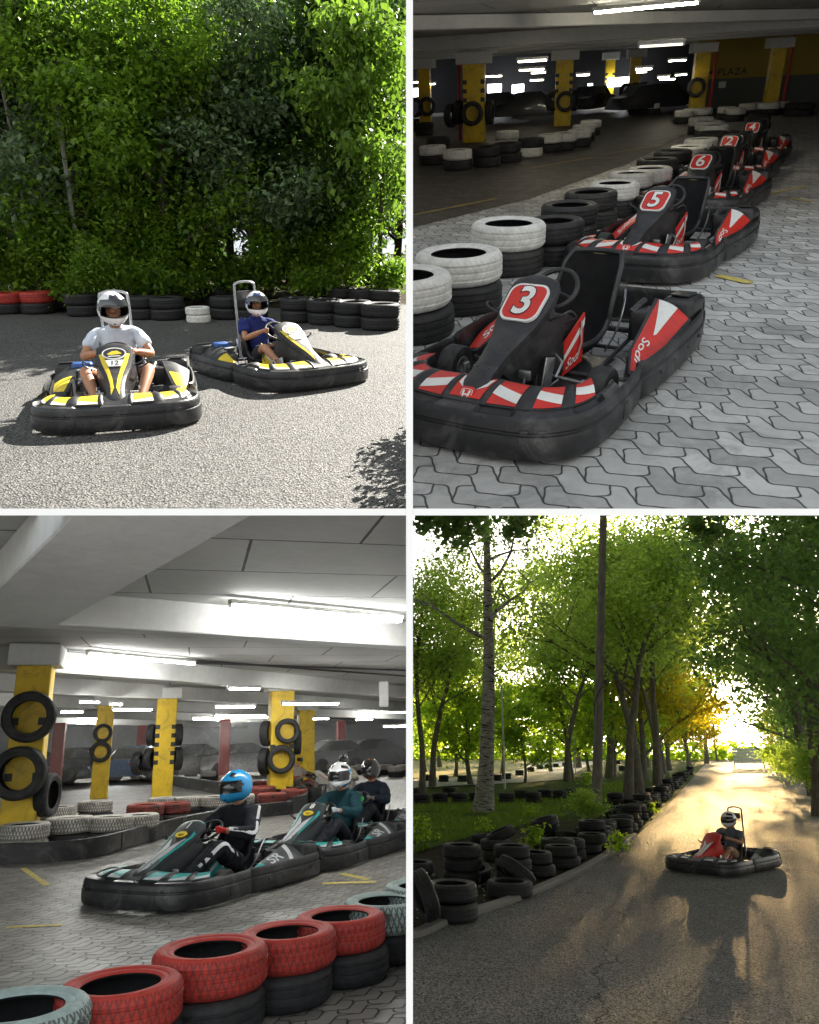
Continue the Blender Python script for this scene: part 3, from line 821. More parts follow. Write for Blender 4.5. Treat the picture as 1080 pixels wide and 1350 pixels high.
def concrete(name, c=(.42, .42, .40), rough=.8, panel=None):
    if name in MATS: return MATS[name]
    t = NT(name); co = t.obj()
    v = t.math('ADD', t.math('MULTIPLY', t.noise(co, .7, 6, .65), .6), t.math('MULTIPLY', t.noise(co, 8, 6, .7), .4))
    col = t.ramp(v, [(.3, tuple(k * .7 for k in c)), (.7, c)])
    st = t.ramp(t.noise(co, 2.2, 6, .8, dist=1.0), [(.58, (0, 0, 0)), (.75, (.35, .35, .35))])
    col = t.mix(st, col, tuple(k * .45 for k in c))
    h = t.noise(co, 40, 5, .7)
    if panel:
        sp = t.n('ShaderNodeSeparateXYZ'); t.l(co, sp.inputs[0])
        u, w = t.math('DIVIDE', sp.outputs[0], panel[0]), t.math('DIVIDE', sp.outputs[1], panel[1])
        u = t.math('ADD', u, t.math('MULTIPLY', t.math('FLOOR', w), .37))
        fu, fw = t.math('FRACT', u), t.math('FRACT', w)
        eu = t.math('MULTIPLY', t.math('MINIMUM', fu, t.math('SUBTRACT', 1.0, fu)), panel[0]); ew = t.math('MULTIPLY', t.math('MINIMUM', fw, t.math('SUBTRACT', 1.0, fw)), panel[1])
        jn = t.math('LESS_THAN', t.math('ADD', t.math('MINIMUM', eu, ew), t.math('MULTIPLY', t.noise(co, 6, 4), .012)), .019)
        col = t.mix(jn, col, tuple(k * .12 for k in c))
        wn = t.n('ShaderNodeTexWhiteNoise', noise_dimensions='2D'); cc = t.n('ShaderNodeCombineXYZ'); t.l(t.math('FLOOR', u), cc.inputs[0]); t.l(t.math('FLOOR', w), cc.inputs[1]); t.l(cc.outputs[0], wn.inputs['Vector'])
        col = t.mix(t.math('MULTIPLY', wn.outputs['Value'], .25), col, tuple(k * .55 for k in c))
        h = t.math('SUBTRACT', h, t.math('MULTIPLY', jn, 2.0))
    t.bsdf(col, rough, 0, t.bump(h, .35, .006), .3)
    MATS[name] = t.m
    return t.m
M_CEIL = concrete('ceiling_slab_concrete', (.55, .55, .53), panel=(2.4, 1.2))
M_BEAM = concrete('painted_beam', (.72, .72, .70))
M_PYEL = mat('yellow_pillar_paint', (.70, .47, .015), .5, var=.15, scale=4, dirt=(.16, .09, .03, .6), bump=.2)
M_PRED = mat('red_pillar_paint', (.42, .03, .02), .5, var=.15, scale=4)
M_BSQ = mat('black_square_paint', (.015, .015, .015), .5)
M_HOUSE = mat('lamp_housing', (.6, .6, .58), .5)
def concrete_piece(name, label, cat, c, size, m, clips=(), rz=0, group=None, bev=.012, kind=None):
    mb = MB(); mb.box((0, 0, 0), size, 0, None, bev, 1)
    o = mb.build(name, [m], None, 20); put(o, c, rz); tag(o, label, cat, group, kind)
    for q in clips: clip(o, *q)
    return o
def lamp(p, L, rz, label, power, group, temp=(1, .97, .92), clips=(), hang=0.0, twin=False):
    k = empty('tube_lamp', label, 'ceiling lamp', group)
    mb = MB(); mb.box((0, 0, .03), (L + .06, .1, .05), 0, None, .008)
    for sx in (-1, 1): mb.box((sx * (L / 2 + .01), 0, -.01), (.03, .05, .05), 0, None, .005)
    mb.build('housing', [M_HOUSE], k)
    for dy in ((-.03, .03) if twin else (0,)):
        mb = MB(); mb.tube([(-L / 2, dy, -.018), (L / 2, dy, -.018)], .016, 10); mb.build('tube', [glow(f'tube_light_{power}_{temp[2]}', temp, power)], k, 50)
    put(k, p, rz)
    for q in clips: clip(k, *q)
    return k
def squares(mb, w, d, zs, mi=1, q=.11):
    """black squares painted round the corners of a pillar"""
    for z in zs:
        for sx in (-1, 1):
            for sy in (-1, 1):
                mb.box((sx * (w / 2 - q / 2 + .002), sy * (d / 2 - q / 2 + .002), z), (q, q, q), mi)
def pillar(p, w, d, h, label, group, base=0.0, marks=(), cap=(.25, .3), rz=0, clips=(), red=False, wide=.22):
    k = empty('pillar', label, 'pillar', group)
    mb = MB(); mb.box((0, 0, (h + base) / 2), (w, d, h - base), 0, None, .015, 1)
    if marks: squares(mb, w, d, marks)
    mb.build('shaft', [M_PRED if red else M_PYEL, M_BSQ], k, 20)
    if cap:
        mb = MB(); mb.box((0, 0, h + cap[1] / 2), (w + wide, d + wide, cap[1]), 0, None, .015, 1); mb.build('capital', [M_BEAM], k, 20)
    put(k, p, rz)
    for q in clips: clip(k, *q)
    return k

# ================================================================== the kart park (upper right)
def build_TR():
    use('TR')
    L = (0, 1); B = (1, 1)
    t = M_FLOOR = paving_mat('wavy_block_paving', .30, (.44, .435, .425), (.035, .034, .032), .7, rot=.62)
    sheet('floor', [(-18, 1.2), (22, 1.2), (22, 46), (-18, 46)], M_FLOOR, 0, clips=(L, B))
    H = 2.62
    g = 'red and black rental karts parked in a row'
    base = dict(accent=M_RED, stripe='white', plate='number')
    info = [('3', KART_TR[0], 'black and red rental kart number 3, nearest of the parked row'),
            ('5', KART_TR[1], 'parked rental kart number 5, behind kart number 3'),
            ('6', KART_TR[2], 'parked rental kart number 6, between karts 5 and 2'),
            ('2', KART_TR[3], 'parked rental kart number 2 with red number plate, behind kart 6'),
            ('4', KART_TR[4], 'parked rental kart number 4, farthest of the row')]
    first = None
    for n, (x, y, rz), lab in info:
        k = make_kart(dict(base, number=n), lab, g)
        put(k, (x, y, 0), rz, (.87, 1.06, 1))
        if n == '3': clip(k, *L)
    # the dark track beside the tyre row
    tk = paving_mat('dark_track_paving', .235, (.085, .075, .065), (.02, .02, .02), .6, rot=.62)
    pl = [at(545, 300), at(700, 262), at(830, 215), at(905, 178), at(955, 150)]
    sheet('track', [(-18, 3.2), (pl[0].x, 3.2)] + [(p.x, p.y) for p in pl] + [(pl[-1].x + 2, 40), (-18, 40)], tk, .004, clips=(L,))
    # yellow floor lines
    ym = mat('yellow_floor_paint', (.62, .50, .12), .7, var=.2, dirt=(.25, .25, .24, .8), scale=14)
    lm = mat('faded_yellow_floor_paint', (.34, .26, .07), .8, var=.3, dirt=(.12, .12, .12, .9), scale=8)
    def line(a, b, w, m, z=.008):
        p, q = at(*a), at(*b); d = (q - p).normalized(); n = V((-d.y, d.x, 0)) * w / 2
        sheet('floor_line', [(p + n)[:2], (q + n)[:2], (q - n)[:2], (p - n)[:2]], m, z, clips=(L,))
    line((946, 364), (990, 374), .1, ym); line((980, 263), (1062, 246), .08, ym); line((1040, 262), (1070, 266), .06, ym)
    line((545, 284), (655, 262), .1, lm); line((700, 222), (780, 208), .1, lm); line((790, 205), (880, 190), .1, lm)
    # tyre row beside the karts
    gt = 'tyres stacked along the parked karts'
    W, K = T_WHITE, T_BLACK
    rows = [((534, 372), (K, W)), ((604, 342), (K, W)), ((669, 302), (K, W)), ((731, 291), (K, K)), ((753, 270), (K, K)), ((780, 253), (K, K)), ((812, 241), (K, W)), ((832, 228), (K, W)), ((859, 222), (K, W)),
            ((868, 210), (K, K)), ((889, 199), (K, K)), ((909, 193), (K, W)), ((926, 183), (K, W)), ((941, 174), (K, K)), ((943, 165), (K, W)), ((935, 160), (K, W)), ((925, 155), (K, W))]
    for i, ((px, py), ms) in enumerate(rows):
        p = at(px, py, .4)
        stack(p, ms, f'the {ORD[i]} stack in the row beside the karts', gt, 1.18 if i < 3 else 1.04, clips=(L,) if i < 1 else ())
    gt2 = 'tyres laid in a curve round the pillars'
    rows = [((571, 191), (K, W)), ((604, 196), (K, W)), ((641, 192), (K, K)), ((670, 187), (K, K)), ((700, 181), (W, K)), ((725, 176), (K, W)), ((744, 174), (K, W)), ((764, 170), (K, W)), ((771, 164), (K, W)), ((779, 158), (K, W)), ((579, 180), (K, K)), ((669, 172), (W, W))]
    for i, ((px, py), ms) in enumerate(rows):
        stack(at(px, py, .4), ms, f'the {NTH[i]} stack in the curve by the pillars', gt2, .98)
    gt3 = 'far tyre rows in the dark of the garage'
    for i, (px, py, ms) in enumerate([(900, 163, (K, W)), (912, 160, (K, W)), (925, 160, (K, W)), (957, 158, (K, W)), (968, 160, (K, W)), (985, 153, (K, W)), (1000, 152, (K, W)), (1015, 152, (K, W)), (1027, 151, (K, W)),
                                      (680, 153, (K, W)), (694, 152, (K, W)), (705, 151, (K, K)), (850, 150, (K, W)), (860, 150, (K, W)), (838, 150, (K, K)), (1045, 153, (K, K)), (1060, 153, (K, K)), (560, 178, (K, K)), (548, 172, (K, K)), (1000, 170, (K, K))]):
        stack(at(px, py), ms, f'the small {NTH[i]} far stack by the back pillars', gt3, .95)
    # pillars: near faces toward the camera, capital under the beam
    gp = 'yellow pillars of the parking garage'
    marks = (.95, 1.15, 1.35)
    P = []
    def pil(px, py, w, lab, top, mk, red=False):
        p = at(px, py); 
        pillar((p.x, p.y, 0), w, w, top, lab, gp, marks=mk, rz=.12, cap=(.2, .30), wide=.35)
        P.append(p); return p
    p1 = pil(626, 187, .60, 'yellow pillar with tyres on its foot, nearest on the left', 1.95, (1.08, 1.3, 1.52))
    p2 = pil(741, 166, .56, 'yellow pillar with tyres on its foot, right of the nearest one', 1.95, (1.08, 1.3, 1.52))
    p3 = pil(562, 172, .42, 'yellow pillar at the left edge behind the tyres', 1.95, ())
    p4 = pil(917, 152, .5, 'yellow pillar with one big tyre leaning, before the dark wall', 1.95, ())
    p5 = pil(1013, 150, .42, 'yellow pillar right of the red pipe against the dark wall', 1.95, ())
    p6 = pil(833, 146, .42, 'small yellow pillar in the middle distance', 1.95, ())
    p7 = pil(801, 140, .42, 'dark yellow pillar with black squares in the middle distance', 1.95, (.95, 1.15, 1.35))
    p8 = pil(672, 140, .42, 'far yellow pillar seen between the two near pillars', 1.95, ())
    X = Matrix.Rotation(R(90), 4, 'X')
    gh = 'tyres strapped upright round the pillars'
    for i, (p, dx, dy, z, rz) in enumerate([(p1, .02, -.44, .75, 0), (p1, -.44, .0, .78, 1.45), (p1, -.70, .05, .7, 1.3), (p1, .44, 0, .75, 1.6), (p2, .12, -.43, .75, .1), (p2, -.3, -.25, .78, .9), (p2, .38, .0, .75, 1.5), (p3, .15, -.36, .78, 0), (p3, -.3, -.3, .75, .6), (p4, -.1, -.42, .9, .1), (p6, .1, -.36, .75, 0), (p6, -.3, -.3, .75, .7), (p6, .4, -.2, .75, 1.2)]):
        lab = ['upright tyre strapped on the front of the nearest pillar', 'upright tyre on the left side of the nearest pillar', 'outer upright tyre left of the nearest pillar', 'upright tyre on the right side of the nearest pillar',
               'upright tyre on the front of the second pillar', 'upright tyre on the left corner of the second pillar', 'upright tyre on the right side of the second pillar', 'upright tyre on the front of the left edge pillar', 'upright tyre on the left of the left edge pillar',
               'big tyre leaning on the pillar before the dark wall', 'upright tyre on the front of the small middle pillar', 'upright tyre on the left of the small middle pillar', 'upright tyre on the right of the small middle pillar'][i]
        tyre((p.x + dx, p.y + dy, z), K, lab, gh, 1.0, X, rz=rz)
    # red pipe beside the nearest pillar, tall red downpipes
    for i, (px, py, lab) in enumerate([(607, 186, 'red downpipe beside the nearest yellow pillar'), (934, 152, 'red downpipe beside the pillar before the dark wall'), (1030, 150, 'red downpipe at the far right pillar')]):
        p = at(px, py); mb = MB(); mb.tube([(0, 0, 0), (0, 0, 1.2), (0, 0, 2.3)], .05, 10)
        mb.tube([(0, 0, 1.9), (0, 0, 1.95)], .062, 10); mb.tube([(0, 0, 0.7), (0, 0, .75)], .062, 10)
        o = mb.build('pipe', [M_PRED]); put(o, p); tag(o, lab, 'pipe', 'red pipes on the pillars')
    # ceiling, beams
    sheet('ceiling', [(-18, 10.2), (22, 10.2), (22, 46), (-18, 46)][::-1], M_CEIL, H, clips=(L,))
    gb = 'white beams crossing under the garage ceiling'
    for i, (Y, sz, rz) in enumerate([(P[0].y, .32, .12), (P[1].y + .1, .26, .12), (P[3].y, .3, .1), (P[3].y + 6, .3, .1)]):
        concrete_piece('beam', ['white beam over the nearest pillar', 'white beam over the second pillar', 'white beam over the pillars before the dark wall', 'farthest white beam'][i], 'beam', (2.0, Y, H - sz / 2 - .001), (40, .4, sz), M_BEAM, clips=(L,), rz=rz, group=gb)
    concrete_piece('beam', 'long white beam running away above the karts', 'beam', (P[1].x + .6, 16, H - .12), (.35, 26, .2), M_BEAM, rz=-.75, clips=(L,), group=gb)
    a = P[0]
    mb = MB(); mb.box((.45, -.1, 0), (.4, .5, .16), 0, None, .012); mb.box((-.05, .0, .1), (.75, .6, .22), 0, None, .012)
    o = mb.build('corbel', [M_BEAM]); put(o, (a.x, a.y, 2.27), .12); tag(o, 'stepped white corbel block on the nearest pillar', 'corbel')
    # cables and pipe runs under the ceiling
    for i, (x0, dz) in enumerate([(.2, .1), (.5, .14), (.8, .1)]):
        mb = MB(); mb.tube([(x0 - 2, 5.6, H - dz), (x0 + 5, 10.6, H - dz), (x0 + 12, 15.6, H - dz)], .035, 8)
        for q in range(8): mb.box((x0 - 1 + q * 1.4, 5.6 + .714 * (1 + q * 1.4), H - dz + .03), (.02, .1, .08))
        o = mb.build('pipe', [M_DSTEEL]); put(o, (0, 0, 0)); tag(o, ['left grey pipe', 'middle grey pipe', 'right grey pipe'][i] + ' hung under the ceiling above the karts', 'pipe', 'grey pipes under the ceiling'); clip(o, *L)
    # walls
    yb = 30.0
    wm = NT('dark_end_wall'); co = wm.obj(); sp = wm.n('ShaderNodeSeparateXYZ'); wm.l(co, sp.inputs[0])
    c = wm.mix(wm.math('GREATER_THAN', sp.outputs[2], -.25), (.12, .13, .12), (.42, .30, .04))
    wm.bsdf(c, .7, 0, wm.bump(wm.noise(co, 20, 4), .2, .01))
    M_END = wm.m
    p = at(905, 148); 
    w = concrete_piece('end_wall', 'dark yellow wall with 4 PLAZA written on it', 'wall', (p.x + 6.2, p.y + 1.2, H / 2), (12, .2, H), M_END)
    mb = MB(); add_text(mb, '4 PLAZA', .34, lambda x, y: (x, -.106, y), 0, offset=.01, space=1.1); mb.box((-.15, -.11, -.42), (.26, .012, .22), 1)
    o = mb.build('wall_lettering', [M_BSQ, M_WHITE], w, 0); q = far(960, 95, p.y + 1.1); o.location = (q.x - p.x - 6.2, 0, q.z - H / 2)
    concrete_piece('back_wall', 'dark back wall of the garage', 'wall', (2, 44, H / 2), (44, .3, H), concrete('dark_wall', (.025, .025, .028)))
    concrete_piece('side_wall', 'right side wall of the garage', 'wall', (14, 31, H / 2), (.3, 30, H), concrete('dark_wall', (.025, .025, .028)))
    # bright daylight openings in the back wall and shelves of parked things in the dark
    gl = glow('daylight_opening', (.95, .98, 1), 3)
    for i, (px, py, w_, h_) in enumerate([(652, 117, .55, .32), (683, 117, .45, .30), (548, 122, .2, .3), (778, 116, .18, .3), (817, 108, .9, .3)]):
        q = far(px, py, 42.6); concrete_piece('window', ['wide bright window in the back of the garage', 'second bright window in the back of the garage', 'bright window at the left edge', 'narrow bright slot in the dark door', 'dim bright window right of the dark door'][i], 'window', q, (w_ * 1.25, .06, h_ * 1.25), gl, bev=.002)
    gd = 'distant parked cars in the dark garage'
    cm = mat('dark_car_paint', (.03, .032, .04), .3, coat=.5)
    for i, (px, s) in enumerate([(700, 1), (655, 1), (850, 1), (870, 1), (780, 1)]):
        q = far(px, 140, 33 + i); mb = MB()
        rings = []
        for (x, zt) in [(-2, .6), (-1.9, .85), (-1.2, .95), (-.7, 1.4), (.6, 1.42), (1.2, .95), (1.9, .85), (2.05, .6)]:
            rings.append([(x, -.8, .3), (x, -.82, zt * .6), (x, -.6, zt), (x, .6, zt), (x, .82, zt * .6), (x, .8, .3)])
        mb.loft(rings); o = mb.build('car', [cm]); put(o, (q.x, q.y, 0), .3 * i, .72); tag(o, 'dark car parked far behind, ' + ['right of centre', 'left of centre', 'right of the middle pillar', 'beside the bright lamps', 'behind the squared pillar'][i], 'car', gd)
    # ceiling lamps
    gk = 'tube lamps on the garage ceiling'
    for i, (px, py, rz, ln, pw) in enumerate([(850, 9, -.35, 1.7, 22), (702, 79, .1, 32, 5), (701, 91, .1, 28, 5), (710, 95, .1, 16, 9), (648, 100, .1, 24, 9), (708, 105, .1, 15, 8), (769, 98, .1, 14, 8), (893, 79, 0, 18, 8), (849, 90, 0, 17, 8), (846, 94, 0, 11, 8), (875, 101, 0, 12, 8), (898, 98, 0, 12, 8), (880, 104, 0, 16, 6), (549, 108, 0, 10, 7), (571, 110, 0, 6, 7), (872, 58, 0, 45, .4)]):
        if i == 0: q = at(px, py, H - .1)
        else:
            Y = [18, 22, 25, 27, 30, 24, 27, 21, 25, 28, 32, 30, 33, 30, 14][i - 1]
            q = far(px, py, Y); ln = ln * Y / 1000
        lamp(q, ln, rz, f'white tube lamp, {NTH[i]} on the garage ceiling counted from the nearest' if pw > 1 else 'tube lamp with a faint glow on the ceiling above kart 4', pw, gk, (1, .93, .72), clips=(L,))  # the last tube is given only a faint glow
    return P
use('TR')
def by_plate(px, py, yaw):
    p = at(px, py, .56); q = Matrix.Rotation(yaw, 3, 'Z') @ V((0, .53, 0))
    return (p.x - q.x, p.y - q.y, yaw)
KART_TR = [by_plate(697, 404, 2.83), by_plate(866, 269, 2.80), by_plate(925, 217, 2.84), by_plate(962, 190, 2.9), by_plate(992, 171, 2.95)]

# ------------------------------------------------------------------ people
def skin_geo(verts, edges, sub=2, wrinkle=0.0, seed=0):
    """verts: [(point, radius)]; one continuous skinned surface"""
    me = bpy.data.meshes.new('skin'); me.from_pydata([tuple(p) for p, r in verts], edges, [])
    o = bpy.data.objects.new('skin', me); ROOT.objects.link(o)
    md = o.modifiers.new('s', 'SKIN'); md.use_smooth_shade = True; md.branch_smoothing = .6
    sv = me.skin_vertices[0].data
    for i, (p, r) in enumerate(verts):
        rr = r if isinstance(r, (tuple, list)) else (r, r)
        sv[i].radius = rr; sv[i].use_root = (i == 0)
    s2 = o.modifiers.new('b', 'SUBSURF'); s2.levels = sub; s2.render_levels = sub
    dg = bpy.context.evaluated_depsgraph_get(); dg.update()
    ev = o.evaluated_get(dg); m = ev.to_mesh()
    vs = [v.co.copy() for v in m.vertices]; fs = [list(p.vertices) for p in m.polygons]; ns = [v.normal.copy() for v in m.vertices]
    ev.to_mesh_clear(); bpy.data.objects.remove(o)
    if wrinkle:
        vs = [v + n * wrinkle * (noise.noise(V((v.x * 9 + seed, v.y * 22, v.z * 14))) + .5 * noise.noise(V((v.x * 30, v.y * 30 + seed, v.z * 40)))) for v, n in zip(vs, ns)]
    return vs, fs
def skin_obj(name, chains, m, parent, sub=2, wrinkle=0.0, grow=0.0, seed=0):
    """chains: lists of (key, point, radius); equal keys are one vertex"""
    idx = {}; verts = []; edges = []
    for ch in chains:
        last = None
        for key, p, r in ch:
            if key not in idx:
                idx[key] = len(verts); verts.append((V(p), r + grow))
            if last is not None and last != idx[key]: edges.append((last, idx[key]))
            last = idx[key]
    vs, fs = skin_geo(verts, edges, sub, wrinkle, seed)
    mb = MB(); mb.add(vs, fs); return mb.build(name, [m], parent, 180, recalc=False)
M_SKIN = mat('skin', (.50, .27, .17), .5, var=.12, bump=.1)
M_SKINT = mat('tanned_skin', (.42, .20, .11), .5, var=.12, bump=.1)
M_GLOSSW = mat('white_helmet_paint', (.82, .82, .84), .22, var=.04, bump=0, coat=.6)
M_GLOSSB = mat('blue_helmet_paint', (.02, .34, .72), .22, var=.05, bump=0, coat=.6)
M_GLOSSK = mat('black_helmet_paint', (.02, .02, .022), .22, var=.05, bump=0, coat=.6)
M_GLOSSY = mat('yellow_helmet_paint', (.80, .55, .02), .25, var=.05, bump=0, coat=.6)
M_GLOSSO = mat('orange_helmet_paint', (.75, .16, .02), .25, var=.05, bump=0, coat=.6)
M_NAVY = mat('navy_helmet_paint', (.02, .05, .16), .25, var=.1, bump=0, coat=.5)
M_VISOR = mat('smoked_visor', (.012, .013, .016), .08, var=.05, bump=0, coat=1.0)
M_PAD = mat('helmet_lining', (.02, .02, .02), .9)
M_EYE = mat('eye_white', (.6, .58, .55), .3, bump=0)
def cloth(name, c): return mat(name, c, .85, var=.2, scale=6, bump=.35, bscale=220, spec=.2)
def helmet(k, ctr, yaw, pitch, st):
    """full-face helmet: shell with an open eye port, visor, vents and stickers"""
    M = Matrix.Translation(ctr) @ Matrix.Rotation(yaw, 4, 'Z') @ Matrix.Rotation(pitch, 4, 'X') @ Matrix.Scale(st.get('size', 1.0), 4)
    def H(az, el, f=1.0):         # azimuth 0 is straight ahead
        a, e = R(az), R(el)
        front = max(0, math.cos(a)) ** 3
        low = max(0, min(1, (-el - 8) / 30))
        rx, ry, rz = .122, .148, .135
        d = V((math.sin(a) * math.cos(e) * rx, math.cos(a) * math.cos(e) * ry, math.sin(e) * rz))
        d += V((0, .035 * front * low, -.01 * front * low))
        if el < -30: d *= 1 - .10 * ((-el - 30) / 32)
        d.y -= .01 * (el > 0) * math.sin(e)
        return M @ (d * f)
    E0, E1, A1 = -14, 21, 66
    mb = MB(); na, ne = 60, 32
    els = [-62 + 152 * j / ne for j in range(ne + 1)]
    for (f, mi) in ((1.0, 0), (.93, 1)):
        o = len(mb.v)
        for i in range(na):
            for e in els: mb.v.append(H(360 * i / na, e, f))
        for i in range(na):
            az = (360 * (i + .5) / na + 180) % 360 - 180
            for j in range(ne):
                e = (els[j] + els[j + 1]) / 2
                if abs(az) < A1 and E0 < e < E1 - 6 * (abs(az) / A1) ** 2: continue
                i2 = (i + 1) % na
                mb.f.append([o + i * (ne + 1) + j, o + i2 * (ne + 1) + j, o + i2 * (ne + 1) + j + 1, o + i * (ne + 1) + j + 1]); mb.m.append(mi)
    mb.tube([H(a, E0, .985) for a in range(-66, 67, 6)] + [H(66, e, .985) for e in (-6, 2, 10)] + [H(a, E1 - 6 * (abs(a) / A1) ** 2, .985) for a in range(66, -67, -6)] + [H(-66, e, .985) for e in (10, 2, -6)], .006, 6, 1, closed=True)
    mb.tube([H(a, -61, .99) for a in range(0, 360, 10)], .006, 6, 1, closed=True)
    he = mb.build('helmet', [st['main'], M_PAD], k, 180)
    mb = MB()
    for (a0, a1, e0, e1, sl, mi) in st.get('marks', []):
        for sg in (1, -1):
            mb.grid(lambda u, v: H(sg * lerp(a0, a1, u) + 0, lerp(e0, e1, v) + sl * (u - .5), 1.012), 12, 6, mi)
    for a in (-14, 14): mb.add([H(a - 4, -38, 1.015), H(a + 4, -38, 1.015), H(a + 4, -32, 1.015), H(a - 4, -32, 1.015)], [[0, 1, 2, 3]], 0)
    mb.build('helmet_stickers', st['cols'], he, 60, recalc=False)
    mb = MB()
    if st.get('visor', 'down') == 'down': mb.grid(lambda u, v: H(lerp(-74, 74, u), lerp(E0 - 1, E1 + 4, v), 1.016), 28, 10)
    else: mb.grid(lambda u, v: H(lerp(-74, 74, u), lerp(E1 + 2, E1 + 26, v) - 10 * (abs(u - .5) * 2) ** 2, 1.05), 28, 8)
    for a in (-76, 76): mb.add([H(a - 5, 4, 1.03), H(a + 5, 4, 1.03), H(a + 5, 14, 1.03), H(a - 5, 14, 1.03)], [[0, 1, 2, 3]], 0)
    mb.build('visor', [M_VISOR], he, 60)
    return he
def hand_chains(side, wrist, palm, rim, r=1.0, key='h'):
    """palm and five fingers closing on the rim point"""
    w, p, q = V(wrist), V(palm), V(rim)
    fwd = (q - p); fwd = fwd.normalized() if fwd.length > 1e-4 else V((0, 1, 0))
    down = V((0, -.25, -1)).normalized()
    acr = fwd.cross(down).normalized()
    ch = [[(key + 'w', w, .027 * r), (key + 'p', p, .030 * r)]]
    for i, (o, L) in enumerate([(-.028, .9), (-.010, 1.0), (.009, .95), (.027, .75)]):
        a = p + fwd * .035 + down * o * 1.0 + acr * 0
        b = a + (fwd * .026 + acr * side * .006) * L; c = b + (acr * side * -.014 + fwd * .008) * L; d = c + (-fwd * .02 + acr * side * -.010) * L
        ch.append([(key + 'p', p, .03), (f'{key}{i}a', a, .0095 * r), (f'{key}{i}b', b, .009 * r), (f'{key}{i}c', c, .0085 * r), (f'{key}{i}d', d, .0075 * r)])
    t = p + V((-side * .02, .01, .02)); ch.append([(key + 'p', p, .03), (key + 'ta', t, .011 * r), (key + 'tb', t + V((-side * .012, .022, .006)), .0095 * r), (key + 'tc', t + V((-side * .014, .04, -.004)), .008 * r)])
    return ch
def driver(label, st, group=None, seat_z=0.0):
    """a person seated in a kart, kart coordinates, both hands on the steering wheel"""
    k = empty('person', label, 'person', group)
    s = st.get('scale', 1.0); sd = st.get('seed', 1)
    def P(x, y, z): return V((x * s, (y + .26) * s - .26, (z - .2) * s + .2))
    lean = st.get('lean', 0.0); ty = st.get('head_yaw', 0.0)
    pel, sp, chs, nb, nk, hd = P(0, -.28, .21), P(0, -.35, .38), P(0, -.39 + lean * .4, .55), P(0, -.38 + lean * .7, .69), P(0, -.36 + lean * .9, .76), P(0, -.335 + lean, .865)
    body = [[('pel', pel, .105 * s), ('sp', sp, .095 * s), ('chs', chs, .105 * s), ('nb', nb, .06 * s), ('nk', nk, .055 * s), ('hd0', hd - V((0, .0, .05)), .065 * s), ('hd', hd + V((0, 0, .03)), .08 * s)]]
    face = hd + V((0, .085 * s, -.01))
    body.append([('hd', hd + V((0, 0, .03)), .08 * s), ('nose', face + V((0, .005, .0)), .014)])
    arms = {}
    kn = {}
    wheel = V((0, .17, .575))
    for sg in (-1, 1):
        n = 'LR'[sg > 0]
        sh = P(sg * .175, -.37 + lean * .6, .655); wr = wheel + V((sg * .185, -.05, .01)); pa = wheel + V((sg * .178, -.01, .022)); rim = wheel + V((sg * .165, .03, .02))
        el = P(sg * (.30 if st.get('elbow', 1) else .25), -.16 + lean * .4, .47)
        arms[n] = (sh, el, wr)
        u1, f1 = sh.lerp(el, .5), el.lerp(wr, .4)
        hip = P(sg * .09, -.22, .19); knee = P(sg * st.get('knee', .23), .22, .40); ank = P(sg * .16, .60, .16); toe = P(sg * .15, .74, .22)
        kn[n] = (hip, knee, ank, toe)
        body.append([('chs', chs, 1), ('sh' + n, sh, .048 * s), ('u' + n, u1, .044 * s), ('el' + n, el, .038 * s), ('f' + n, f1, .041 * s), ('hw' + n, wr, .026 * s)])
        body.append([('pel', pel, 1), ('hip' + n, hip, .07 * s), ('th' + n, hip.lerp(knee, .5), (.066 if st['legs'] != 'short' else .072) * s), ('kn' + n, knee, (.046 if st['legs'] != 'short' else .056) * s), ('ca' + n, knee.lerp(ank, .35), (.046 if st['legs'] != 'short' else .054) * s), ('an' + n, ank, .034 * s), ('he' + n, ank + V((0, .02, -.02)), .034), ('to' + n, toe, .026 * s)])
        hc = hand_chains(sg, wr, pa, rim, 1.0, 'h' + n)
        hc[0][0] = ('hw' + n, wr, .026 * s)
        if not st.get('glove'): body += hc
        else:
            skin_obj('glove', [[('c', wr - (wr - el).normalized() * -.0 + (el - wr).normalized() * .05, .036), ('hw' + n, wr, .030)]] + [[(a if a != 'hw' + n else a, b, r * 1.18) for a, b, r in c] for c in hc], st['glove'], k, 1)
    b = skin_obj('body', body, st.get('skin', M_SKIN), k, 2)
    g = .024
    torso = [('pel', pel, .135 * s), ('sp', sp, .128 * s), ('chs', chs, .14 * s), ('nb', nb, .072 * s), ('nk', nb.lerp(nk, .7), .052 * s)]
    tops = [torso]; legs = [[('pel', pel, .13 * s)]]
    for n in 'LR':
        sh, el, wr = arms[n]; hip, knee, ank, toe = kn[n]
        if st['sleeve'] == 'short': tops.append([('chs', chs, 1), ('sh' + n, sh, .060 * s), ('u' + n, sh.lerp(el, .45), .052 * s), ('v' + n, sh.lerp(el, .68), .050 * s)])
        else: tops.append([('chs', chs, 1), ('sh' + n, sh, .066 * s), ('u' + n, sh.lerp(el, .5), .056 * s), ('el' + n, el, .048 * s), ('f' + n, el.lerp(wr, .5), .044 * s), ('w' + n, el.lerp(wr, .9), .032 * s)])
        if st['legs'] == 'short': legs.append([('pel', pel, 1), ('hip' + n, hip, .094 * s), ('th' + n, hip.lerp(knee, .5), .086 * s), ('k' + n, hip.lerp(knee, .80), .078 * s)])
        else: legs.append([('pel', pel, 1), ('hip' + n, hip, .092 * s), ('th' + n, hip.lerp(knee, .5), .082 * s), ('kn' + n, knee, .062 * s), ('ca' + n, knee.lerp(ank, .4), .058 * s), ('an' + n, ank, .044 * s)])
